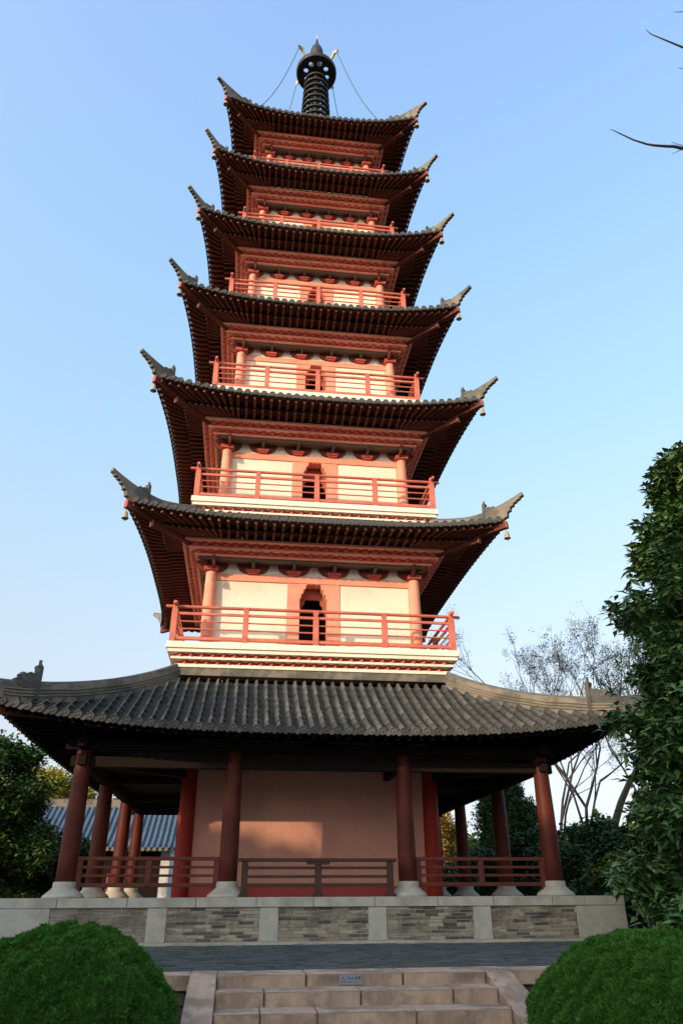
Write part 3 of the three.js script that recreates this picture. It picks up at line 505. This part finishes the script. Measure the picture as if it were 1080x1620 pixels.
// spire
{
  const s = group('spire', pagoda); s.userData.label = 'black iron spire of stacked rings under a pierced disc';
  mesh('spire_base', lathe([[.75, 31.3], [.8, 31.7], [.62, 31.9], [.7, 32.3], [.5, 32.5], [.3, 32.7], [.14, 33], [.12, 39]], 24), M.iron, s);
  const ring = (r, y, name) => { mesh(name, merge([lathe([[r - .11, y - .05], [r, y - .06], [r + .015, y], [r, y + .06], [r - .11, y + .05], [r - .11, y - .05]], 28), ...[0, 1, 2, 3, 4, 5].map(k => beam(V(0, y, 0), V(Math.cos(k * Math.PI / 3 + .3) * (r - .08), y, Math.sin(k * Math.PI / 3 + .3) * (r - .08)), .06, .06)), lathe([[.2, y - .12], [.22, y], [.2, y + .12]], 12)]), M.iron, s); };
  for (let k = 0; k < 9; k++) ring(.74 - k * .02, 33.0 + k * .45, 'spire_ring');
  const d = new THREE.Shape(); d.absarc(0, 0, .97, 0, Math.PI * 2); for (let k = 0; k < 8; k++) { const h = new THREE.Path(), a = k * Math.PI / 4 + .2; h.absarc(Math.cos(a) * .54, Math.sin(a) * .54, .135, 0, Math.PI * 2, true); d.holes.push(h); }
  const dg = new THREE.ExtrudeGeometry(d, { depth: .1, bevelEnabled: true, bevelSize: .015, bevelThickness: .015, bevelSegments: 2, curveSegments: 20 }); dg.rotateX(-Math.PI / 2); dg.translate(0, 37.4, 0); mesh('pierced_disc', uvBox(dg), M.iron, s);
  mesh('disc_rim', lathe([[.95, 37.34], [1.0, 37.36], [1.01, 37.55], [.96, 37.58], [.94, 37.5], [.95, 37.34]], 40), M.iron, s);
  mesh('finial', lathe([[.12, 37.5], [.3, 37.7], [.36, 37.9], [.22, 38.2], [.2, 38.5], [.29, 38.8], [.335, 39.1], [.31, 39.4], [.24, 39.62], [.16, 39.78], [.1, 39.95], [.07, 40.2], [.03, 40.42], [.03, 40.5]], 24), M.iron, s);
  mesh('finial_needle', lathe([[.03, 40.45], [.045, 40.55], [.02, 40.7], [.004, 41.06]], 10), M.needle, s);
  for (let k = 0; k < 4; k++) {
    const a = Math.PI / 4 + k * Math.PI / 2, dx = Math.cos(a), dz = Math.sin(a), o = V(dx, 0, dz);
    const P = (r, y) => V(dx * r, y, dz * r);
    mesh('dragon_head', merge([flexTube([P(.85, 37.55), P(1.0, 37.75), P(1.14, 37.95), P(1.26, 38.0), P(1.36, 37.95)], [.055, .07, .085, .08, .05], 7), flexTube([P(1.12, 38.02), P(1.06, 38.2), P(.98, 38.26)], [.04, .03, .012], 5), flexTube([P(1.2, 37.93), P(1.3, 37.86), P(1.36, 37.84)], [.05, .04, .02], 5)].map(uvBox)), M.gilt, s);
    const end = P(3.2 * Math.SQRT2 * .86, 29.75), st = P(1.32, 37.9), pts = []; for (let i = 0; i <= 16; i++) { const u = i / 16, p = st.clone().lerp(end, u); p.y -= Math.sin(u * Math.PI) * .75; pts.push(p); }
    mesh('stay_chain', flexTube(pts, pts.map(() => .018), 5), M.chain, s);
  }
}
console.log('pagoda built');

// ---------------------------------------------------------------- vegetation
function sprig(n, L, w, spread, droop = .2) { // a small bunch of folded leaves
  const pos = [];
  for (let k = 0; k < n; k++) {
    const a = rr(0, 6.28), e = rr(-.5, 1.1), d = V(Math.cos(a) * Math.cos(e), Math.sin(e), Math.sin(a) * Math.cos(e)), o = V(rr(-1, 1), rr(-1, 1), rr(-1, 1)).multiplyScalar(spread), side = d.clone().cross(V(rr(-.4, .4), 1, rr(-.4, .4))).normalize().multiplyScalar(w * rr(.8, 1.2)), l = L * rr(.75, 1.25);
    const up = side.clone().cross(d).normalize().multiplyScalar(w * .35);
    const p0 = o, p1 = o.clone().addScaledVector(d, l * .45), p2 = o.clone().addScaledVector(d, l).add(V(0, -l * droop, 0)), s1 = p1.clone().add(side).sub(up), s2 = p1.clone().sub(side).sub(up);
    for (const t of [[p0, s1, p1], [p1, s1, p2], [p0, p1, s2], [p1, p2, s2]]) for (const v of t) pos.push(v.x, v.y, v.z);
  }
  const g = new THREE.BufferGeometry(); g.setAttribute('position', new THREE.Float32BufferAttribute(pos, 3)); g.computeVertexNormals(); return uvBox(g);
}
const SPR = { mid: [0, 1, 2].map(() => sprig(12, .17, .042, .2)), fine: [0, 1, 2].map(() => sprig(14, .11, .026, .17)), big: [0, 1, 2].map(() => sprig(7, .24, .046, .1, .35)), coarse: [0, 1, 2].map(() => sprig(12, .3, .085, .42)) };
function foliage(parent, name, pts, geos, mat, cols, sizes = [.8, 1.25]) {
  geos.forEach((g, gi) => {
    const list = pts.filter((_, i) => i % geos.length === gi), im = new THREE.InstancedMesh(g, mat, list.length), m = new THREE.Matrix4(), q = new THREE.Quaternion(), c = new THREE.Color(); im.name = name; im.userData.kind = 'stuff';
    list.forEach((p, i) => { q.setFromEuler(new THREE.Euler(rr(-.5, .5), rr(0, 6.28), rr(-.5, .5))); m.compose(p, q, V(1, 1, 1).multiplyScalar(rr(...sizes))); im.setMatrixAt(i, m); const a = cols[Math.floor(rnd() * cols.length)], k = rr(.7, 1.3); im.setColorAt(i, c.setRGB(a[0] * k, a[1] * k, a[2] * k)); });
    parent.add(im);
  });
}
// crown points: clumps scattered in ellipsoids [x,y,z,rx,ry,rz] (relative to the tree's base), leaves near each clump's surface
function crownPts(ells, clumps, per, cr) {
  const pts = [], centres = [];
  for (const [x, y, z, rx, ry, rz] of ells) for (let k = 0; k < clumps; k++) {
    const d = V(rr(-1, 1), rr(-1, 1), rr(-1, 1)); if (d.length() > 1 || d.length() < .1) { k--; continue; } d.multiplyScalar(Math.pow(d.length(), -.45));
    const c = V(x + d.x * rx, y + d.y * ry, z + d.z * rz), r = cr * rr(.65, 1.35); centres.push(c);
    for (let i = 0; i < per; i++) { const a = rr(0, 6.28), h = rr(-1, 1), w = Math.sqrt(1 - h * h), q = r * Math.pow(rnd(), .4); pts.push(V(c.x + Math.cos(a) * w * q, c.y + h * q * .75, c.z + Math.sin(a) * w * q)); }
  }
  return { pts, centres };
}
function leafyTree(o) {
  const t = thing(o.name, o.label, o.cat || 'tree', o.pos, o.group);
  let { pts, centres } = crownPts(o.ells, o.clumps, o.per, o.cr); if (o.keep) { pts = pts.filter(o.keep); centres = centres.filter(o.keep); }
  const h = o.trunkTop, tr = [V(0, -.1, 0)]; for (let i = 1; i <= 5; i++) tr.push(V(rr(-.1, .1), h * i / 5, rr(-.1, .1)));
  const parts = [flexTube(tr, tr.map((_, i) => lerp(o.r, o.r * .45, i / 5)), 9)];
  for (let i = 0; i < Math.min(centres.length, o.limbs ?? 14); i++) { const c = centres[Math.floor(rnd() * centres.length)], f = rr(.35, .98), s = V(0, h * f, 0), mid = s.clone().lerp(c, .55).add(V(rr(-.2, .2), rr(-.1, .35), rr(-.2, .2))); parts.push(flexTube([s, s.clone().lerp(mid, .5), mid, c], [o.r * .38, o.r * .28, o.r * .2, o.r * .07], 6)); }
  mesh('trunk', merge(parts), M.bark, t);
  foliage(t, 'crown', pts, o.geo, o.mat || M.leaf, o.cols, o.sizes);
  return t;
}
function twigTree(o) { // nearly bare tree: recursive branching, thin leaves near the twig ends
  const t = thing(o.name, o.label, 'tree', o.pos, o.group), parts = [], ends = [];
  const grow = (p, d, len, r, lev) => {
    const pts = [p.clone()]; let q = p.clone(), dd = d.clone(); for (let i = 0; i < 3; i++) { dd.add(V(rr(-.16, .16), rr(-.05, .16), rr(-.16, .16))).normalize(); q = q.clone().addScaledVector(dd, len / 3); pts.push(q); }
    parts.push(flexTube(pts, pts.map((_, i) => lerp(r, r * .6, i / 3)), lev > 2 ? 4 : 6));
    if (lev >= o.levels) { ends.push(...pts.slice(1)); return; }
    if (lev >= o.levels - 1) ends.push(pts[2]);
    const n = lev === 0 ? o.split : (rnd() < .5 ? 3 : 2);
    for (let k = 0; k < n; k++) { const a = rr(0, 6.28), tilt = rr(.25, o.tilt), u = dd.clone().cross(V(.3, .2, .9)).normalize(), w = dd.clone().cross(u); const nd = dd.clone().multiplyScalar(Math.cos(tilt)).addScaledVector(u, Math.sin(tilt) * Math.cos(a)).addScaledVector(w, Math.sin(tilt) * Math.sin(a)); grow(k < n - 1 || lev === 0 ? pts[2 + (k % 2)].clone() : q.clone(), nd, len * rr(.62, .86), r * .58, lev + 1); }
  };
  grow(V(0, -.1, 0), V(o.lean || 0, 1, 0).normalize(), o.len, o.r, 0);
  mesh('trunk', merge(parts), o.bark || M.darkBark, t);
  const pts = []; for (const e of ends) for (let i = 0; i < o.per; i++) if (rnd() < o.density) pts.push(e.clone().add(V(rr(-.3, .3), rr(-.3, .3), rr(-.3, .3))));
  if (pts.length > 3) foliage(t, 'crown', pts, o.geo, M.leaf, o.cols, o.sizes);
  return t;
}
const GREEN = [[.035, .075, .016], [.05, .10, .02], [.028, .06, .016], [.065, .11, .022]], DARK = [[.022, .05, .016], [.03, .065, .02], [.018, .04, .014], [.04, .075, .02]], YEL = [[.34, .29, .035], [.27, .27, .035], [.19, .22, .03], [.38, .30, .04]], AUT = [[.36, .21, .035], [.34, .27, .04], [.2, .19, .035], [.32, .13, .03]];

// clipped round shrubs either side of the stairs
const needle = [0, 1, 2].map(() => { const pos = []; for (let k = 0; k < 9; k++) { const a = rr(0, 6.28), e = rr(.35, 1.45), d = V(Math.cos(a) * Math.cos(e), Math.sin(e), Math.sin(a) * Math.cos(e)), s = d.clone().cross(V(rr(-1, 1), rr(-.2, .2), rr(-1, 1))).normalize().multiplyScalar(.0036), l = rr(.02, .04), o = V(rr(-.014, .014), 0, rr(-.014, .014)), tip = o.clone().addScaledVector(d, l), md = o.clone().addScaledVector(d, l * .5), A = md.clone().add(s), B = md.clone().sub(s); for (const v of [o, A, B, A, tip, B]) pos.push(v.x, v.y, v.z); } const g = new THREE.BufferGeometry(); g.setAttribute('position', new THREE.Float32BufferAttribute(pos, 3)); g.computeVertexNormals(); return uvBox(g); });
const clumpN = (() => { const a = new Float32Array(4096); for (let i = 0; i < 4096; i++) a[i] = rnd(); const h = (i, j, k) => a[((i * 73 + j * 179 + k * 283) % 4096 + 4096) % 4096]; return v => { const f = V(Math.floor(v.x), Math.floor(v.y), Math.floor(v.z)), u = v.clone().sub(f); u.set(u.x * u.x * (3 - 2 * u.x), u.y * u.y * (3 - 2 * u.y), u.z * u.z * (3 - 2 * u.z)); let s = 0; for (let i = 0; i < 2; i++) for (let j = 0; j < 2; j++) for (let k = 0; k < 2; k++) s += h(f.x + i, f.y + j, f.z + k) * (i ? u.x : 1 - u.x) * (j ? u.y : 1 - u.y) * (k ? u.z : 1 - u.z); return s; }; })();
function shrub(label, pos, rx, ry, n) {
  const t = thing('clipped_shrub', label, 'shrub', pos, 'clipped shrubs beside the stairs');
  const cy = .34; const bump = (a, e) => 1 + .018 * Math.sin(a * 5 + e * 7) + .014 * Math.sin(a * 11 - e * 9) + .012 * Math.sin(a * 23 + e * 17);
  const core = new THREE.SphereGeometry(1, 40, 26); { const p = core.attributes.position; for (let i = 0; i < p.count; i++) { const v = V(p.getX(i), p.getY(i), p.getZ(i)), k = .885 * bump(Math.atan2(v.z, v.x), Math.asin(clamp(v.y, -1, 1))); p.setXYZ(i, v.x * rx * k, Math.max(-.36, v.y * ry * k) + cy + .02, v.z * rx * k); } core.computeVertexNormals(); }
  mesh('dark_core', uvBox(core), std({ color: new THREE.Color().setRGB(.012, .02, .008), roughness: 1 }), t);  // solid near-black core inside the needle shell
  const st = []; for (let k = 0; k < 7; k++) { const a = k * .9; st.push(flexTube([V(Math.cos(a) * .1, -.02, Math.sin(a) * .1), V(Math.cos(a) * .3, .3, Math.sin(a) * .3)], [.03, .02], 6)); } mesh('stem', merge(st), M.bark, t);
  needle.forEach((g, gi) => {
    const N = Math.floor(n / 3), im = new THREE.InstancedMesh(g, M.leaf, N), m = new THREE.Matrix4(), c = new THREE.Color(); im.name = 'foliage'; im.userData.kind = 'stuff';
    for (let i = 0; i < N; i++) {
      const a = rr(0, 6.28), sy = rr(-.42, 1), w = Math.sqrt(Math.max(0, 1 - sy * sy)), e = Math.asin(sy), P0 = V(Math.cos(a) * w * rx, sy * ry * .6, Math.sin(a) * w * rx), tuft = .65 * clumpN(P0.clone().multiplyScalar(11)) + .35 * clumpN(P0.clone().multiplyScalar(24)), k = bump(a, e) * (.875 + .15 * tuft + rr(-.012, .012));
      const nrm = V(Math.cos(a) * w / rx, sy / ry, Math.sin(a) * w / rx).normalize(), up = nrm.clone().multiplyScalar(.55).add(V(rr(-.35, .35), .75 + rr(-.3, .2), rr(-.35, .35))).normalize();
      const q = new THREE.Quaternion().setFromUnitVectors(V(0, 1, 0), up).multiply(new THREE.Quaternion().setFromAxisAngle(V(0, 1, 0), rr(0, 6.28)));
      m.compose(V(Math.cos(a) * w * rx * k, sy * ry * k + cy, Math.sin(a) * w * rx * k), q, V(1, 1, 1).multiplyScalar(rr(.8, 1.4))); im.setMatrixAt(i, m);
      const kk = rr(.6, 1.35); im.setColorAt(i, rnd() < .0015 ? c.setRGB(.35, .2, .08) : c.setRGB(.047 * kk, .135 * kk, .018 * kk));
    }
    t.add(im);
  });
}
shrub('large clipped round green shrub on the left of the stairs', [-3.2, -.8, 14.0], 1.1, 1.03, 130000);
shrub('clipped round green shrub on the right of the stairs', [2.4, -.8, 14.1], 1.25, .93, 130000);

// glossy broadleaf tree in front of the right corner of the gallery
leafyTree({ name: 'broadleaf_tree', label: 'tall dense glossy dark green broadleaf tree at the right edge', pos: [8.1, 0, 8.9], ells: [[0, .9, 0, 2.95, 1.0, 2.1], [0, 2.2, 0, 2.75, 1.1, 2.1], [0, 3.6, 0, 2.5, .9, 2.1], [.1, 4.7, 0, 2.25, .8, 2], [0, 6.1, 0, 2.4, .95, 2], [.2, 7.5, 0, 1.6, .9, 1.5], [.3, 8.9, 0, 1.1, .8, 1.1]], clumps: 62, per: 40, cr: .46, trunkTop: 8.6, r: .2, geo: SPR.big, mat: M.glossLeaf, cols: [[.045, .105, .028], [.065, .13, .034], [.034, .08, .024], [.09, .15, .04]], limbs: 30 });
// left: dark trees beside the gallery, a yellow-green one behind
leafyTree({ name: 'evergreen_tree', label: 'dense dark green tree at the left edge beyond the gallery', pos: [-10.2, -.8, -4.5], ells: [[0, 2.6, 0, 2.4, 2.2, 2.2], [-.2, 4.8, 0, 2.1, 1.7, 2]], clumps: 70, per: 44, cr: .5, trunkTop: 5, r: .2, geo: SPR.mid, cols: GREEN });
leafyTree({ name: 'evergreen_tree', label: 'low dark bushy tree behind the left end of the podium', pos: [-8.1, -.8, -8], ells: [[0, 1.9, 0, 1.5, 1.6, 1.5]], clumps: 60, per: 40, cr: .42, trunkTop: 2.2, r: .12, geo: SPR.mid, cols: DARK });
leafyTree({ name: 'yellow_tree', label: 'sunlit yellow-green tree behind the left corner of the lowest roof', pos: [-13, -.8, -24], ells: [[0, 5.4, 0, 3.2, 2.6, 3], [1.8, 3.6, 0, 2.4, 2.2, 2.4]], clumps: 80, per: 40, cr: .7, trunkTop: 6, r: .25, geo: SPR.mid, cols: YEL, sizes: [1, 1.6] });
leafyTree({ name: 'evergreen_tree', label: 'tall green tree rising behind the blue-tiled house', pos: [-6.5, -.8, -27], ells: [[0, 4.8, 0, 4.2, 2.6, 3]], clumps: 90, per: 40, cr: .8, trunkTop: 6, r: .25, geo: SPR.mid, cols: GREEN, sizes: [1.1, 1.8] });
leafyTree({ name: 'evergreen_tree', label: 'dark green tree at the far left behind the nearest tree', pos: [-16, -.8, -14], ells: [[0, 4.6, 0, 3.6, 3.2, 3]], clumps: 90, per: 40, cr: .7, trunkTop: 5.5, r: .25, geo: SPR.mid, cols: GREEN, sizes: [1, 1.6] });
// right: evergreens, autumn foliage, conifer, bare trees
leafyTree({ name: 'autumn_tree', label: 'yellow and orange autumn tree seen through the right columns', pos: [10.6, -.8, -34], ells: [[0, 5.2, 0, 3.2, 3.8, 3], [-2.4, 3.8, -1, 2.6, 3, 2.6]], clumps: 70, per: 40, cr: .8, trunkTop: 5.6, r: .2, geo: SPR.mid, cols: AUT, sizes: [1.2, 1.9] });
leafyTree({ name: 'conifer_tree', label: 'dark pointed conifer behind the right gallery columns', pos: [10.6, -.8, -13], ells: [[0, 1.6, 0, 2.4, 1.4, 2.2], [0, 3.2, 0, 1.9, 1.2, 1.8], [-.2, 4.7, 0, 1.25, 1.1, 1.2], [-.3, 6.0, 0, .6, .8, .6]], clumps: 50, per: 40, cr: .45, trunkTop: 6, r: .18, geo: SPR.fine, cols: DARK, sizes: [1, 1.6] });
const hedgeLabels = ['dark evergreen bush right of the podium behind the corner column', 'dark evergreen bush between the conifer and the leaning bare trunk', 'dark evergreen bush low behind the glossy tree', 'dark green bush filling the gap beside the autumn tree'];
[[8.6, -5, 1.9, 1.9], [11.3, -6.5, 2.1, 2.2], [9.5, 1.2, 1.9, 1.7], [8.2, -11, 1.7, 1.7]].forEach(([x, z, w, h], i) => leafyTree({ name: 'evergreen_bush', label: hedgeLabels[i], cat: 'bush', pos: [x, -.8, z], ells: [[0, h * .85, 0, w, h * .95, w]], clumps: 75, per: 40, cr: .42, trunkTop: h, r: .09, geo: SPR.mid, cols: DARK, group: 'evergreen bushes right of the podium' }));
twigTree({ name: 'bare_tree', label: 'leaning dark tree with forked trunk and few leaves right of the gallery', pos: [14.0, -.8, -10], len: 4.4, r: .3, levels: 5, split: 2, tilt: .5, lean: -.1, per: 5, density: .35, geo: SPR.fine, cols: [[.03, .06, .02], [.06, .08, .02]], bark: M.bark, sizes: [.8, 1.3] });
const tl = ['thin sparse tree behind the right slope of the lowest roof, left one', 'tallest thin sparse tree behind the right slope of the lowest roof', 'thin yellowing tree beside the glossy tree behind the roof'];
[[17.2, -26, 6.0, .16], [20.6, -27, 7.0, .18], [24, -26, 6.6, .16]].forEach(([x, z, l, r], i) => twigTree({ name: 'sparse_tree', label: tl[i], pos: [x, -.8, z], len: l, r, levels: 5, split: 4, tilt: .6, per: 4, density: .42, geo: SPR.fine, cols: i === 2 ? YEL : [[.045, .05, .03], [.07, .08, .03], [.03, .035, .025]], sizes: [.7, 1.3], group: 'thin trees behind the right of the roof' }));
// far belt of trees closing the horizon
{
  const t = []; for (let a = 0; a < 40; a++) { const an = rr(0, 6.28), r = rr(60, 100); t.push([Math.cos(an) * r, rr(1, 4), Math.sin(an) * r, rr(7, 12), rr(2.5, 4), rr(7, 12)]); }
  for (let k = 0; k < 26; k++) t.push([rr(-34, 40), rr(.5, 2), rr(-55, -38), rr(4, 7), rr(2, 3.4), rr(3, 5)]);
  const { pts } = crownPts(t, 22, 26, 2.0), w = group(numbered('distant_wood'), scene); tag(w, 'distant dark belt of trees around the grounds', null, null, 'stuff');
  foliage(w, 'foliage', pts, SPR.coarse, M.leaf, GREEN, [2.2, 4]);
}
// tall trees out of the frame, towards the low sun: their shade lies on the terrace and the left of the lowest roof
[[-.8, 13.2, 2.6, 'tall leafy tree far out of the frame, second of the row from the left'], [2.7, 13.2, 2.4, 'tall leafy tree far out of the frame, third of the row from the left'], [5.6, 11.9, 1.9, 'leafy tree far out of the frame, fourth of the row from the left'], [8.4, 11.9, 1.9, 'low leafy tree far out of the frame, fifth of the row from the left'], [11.6, 16.3, 2.5, 'tallest leafy tree far out of the frame, sixth of the row from the left'], [15.6, 13, 2.8, 'leafy tree far out of the frame, last of the row on the right'], [-8.5, 8.5, 2.4, 'lower leafy tree far out of the frame, first of the row on the left']].forEach(([c, top, r, label]) => {
  const e = []; for (let y = top - 1.6; y > 4; y -= 2.1) e.push([0, y + .4, 0, y > top - 2 ? r * .8 : r, 1.4, r]);
  const bx = -26.4 + .656 * c, bz = 23 + .755 * c; // opening cut between second and third crown to let sun onto the gallery wall
  const keep = p => { const x = bx + p.x, y = p.y - .8, z = bz + p.z, cc = .656 * x + .755 * z, h = y - .2623 * (-.755 * x + .656 * z - 35); return !(cc > -.9 && cc < 3.0 && h < 11.8 && h > (cc < .5 ? 8.8 : 10.0)); };
  leafyTree({ keep, name: 'shade_tree', label, pos: [-26.4 + .656 * c, -.8, 23 + .755 * c], ells: e, clumps: 34, per: 42, cr: .75, trunkTop: top - 1, r: .35, geo: SPR.coarse, cols: GREEN, group: 'row of tall trees towards the sun' });
});
// bare tree standing outside the frame on the right; its twigs reach into the upper right corner
{
  const t = thing('bare_tree', 'bare twigs reaching into the upper right corner of the sky', 'tree', [10.5, -.8, 13.6]);
  const L = (...p) => p.map(q => V(q[0] - 10.5, q[1] + .8, q[2] - 13.6)), parts = [];
  parts.push(flexTube(L([10.5, -.9, 13.6], [10.4, 5, 13.5], [10.1, 10, 13.6], [9.6, 14, 13.8], [9.2, 18, 14]), [.3, .25, .19, .12, .04], 9));
  const tw = (p, r0, r1) => { const q = L(...p); parts.push(flexTube(q, q.map((_, i) => lerp(r0, r1, i / (q.length - 1))), 5)); };
  tw([[9.95, 11.2, 13.7], [8.2, 12.6, 13.9], [7.0, 13.1, 14], [6.2, 13.28, 14], [5.93, 13.3, 14], [5.75, 13.33, 14], [5.62, 13.31, 14], [5.35, 13.29, 14], [5.2, 13.3, 14], [4.95, 13.38, 14], [4.7, 13.53, 14], [4.59, 13.6, 14], [4.52, 13.61, 14]], .05, .004);
  tw([[5.93, 13.3, 14], [5.8, 13.2, 14], [5.66, 13.1, 14]], .009, .004);
  tw([[6.3, 13.3, 14], [6.0, 13.38, 14], [5.8, 13.42, 14], [5.72, 13.46, 14]], .009, .004);
  tw([[9.5, 14.6, 13.9], [8.2, 15.9, 14], [7.2, 16.5, 14], [6.74, 16.74, 14], [6.4, 16.92, 14], [6.1, 17.08, 14], [6.0, 17.24, 14]], .04, .005);
  tw([[7.6, 15.2, 13.9], [7.0, 15.75, 14], [6.6, 15.95, 14], [6.45, 15.95, 14]], .015, .005);
  tw([[9.3, 16.4, 13.9], [8.2, 17.6, 14], [7.2, 18.2, 14], [6.85, 18.1, 14]], .03, .005);
  tw([[9.4, 15.6, 13.9], [10.4, 17, 14.5], [11.3, 18.4, 15]], .05, .01); tw([[10, 11, 13.6], [11.4, 13, 13.2], [12.4, 15.4, 13]], .08, .01);
  mesh('branches', merge(parts), M.darkBark, t);
}
// ---------------------------------------------------------------- house with blue-grey tiles behind the left of the gallery
{
  const h = thing('tiled_house', 'small white-walled house with blue-grey tiled roof behind the left gallery columns', 'house', [-8.2, -.8, -15.2]);
  const w = 3.6, d = 2.4, ev = 3.35, rg = 5.3;
  mesh('wall', box(-w, w, 0, ev + .1, -d, d), M.white, h);
  const slope = (t) => [lerp(rg, ev, t + .22 * t * (1 - t)), lerp(0, d + .75, t)];
  const deck = []; for (const sg of [1, -1]) for (let i = 0; i < 6; i++) { const [y0, z0] = slope(i / 6), [y1, z1] = slope((i + 1) / 6); deck.push(beam(V(0, y0, sg * z0), V(0, y1, sg * z1), 2 * w + .9, .07)); }
  const roof = mesh('roof', merge(deck), M.blueTile, h);
  for (let j = -17; j <= 17; j++) { const pts = []; for (let i = 0; i <= 6; i++) { const [y, z] = slope(i / 6); pts.push(V(j * .24, y + .05, z)); } mesh('tile_row', flexTube(pts, pts.map(() => .075), 7), M.blueTile, roof); }
  mesh('main_ridge', rbox(-w - .3, w + .3, rg - .02, rg + .35, -.12, .12), M.ridge, roof);
  for (const s of [-1, 1]) for (const f of [1, -1]) { const pts = []; for (let i = 0; i <= 8; i++) { const [y, z] = slope(i / 8 * 1.03); pts.push(V(s * (w + .38), y + .16 + (i > 6 ? (i - 6) * .09 : 0), f * z)); } mesh('gable_ridge', flexTube(pts, pts.map(() => .13), 7), M.ridge, roof); }
  for (let j = 0; j < 30; j++) { const e = mesh('eave_tile', new THREE.CylinderGeometry(.08, .08, .04, 10).rotateX(Math.PI / 2), M.ridge, roof); e.position.set(-3.48 + j * .24, ev + .05, d + .77); }
  mesh('gable', extrude(poly([[-d, ev], [0, rg - .1], [d, ev]]), .1).rotateY(Math.PI / 2).translate(w - .06, 0, 0), M.white, h);
  mesh('gable', extrude(poly([[-d, ev], [0, rg - .1], [d, ev]]), .1).rotateY(Math.PI / 2).translate(-w - .04, 0, 0), M.white, h);
  mesh('dark_front', box(-w + .02, w - .4, .02, ev + .05, d - .01, d + .03), M.shadeWood, h);  // dark sheet added over the white wall to dim the front
  for (const x of [-2.2, 0, 1.7]) { const f = mesh('window', rbox(x - .6, x + .6, 1.1, 2.5, d + .02, d + .06), M.redDoor, h); for (const q of [-.29, .29]) mesh('pane', box(x + q - .24, x + q + .24, 1.2, 2.4, d + .058, d + .068), M.glass, f); }
}
// ---------------------------------------------------------------- shadows on for every mesh
scene.traverse(o => { if (o.isMesh) { o.castShadow = true; o.receiveShadow = true; } });
renderer.render(scene, camera);
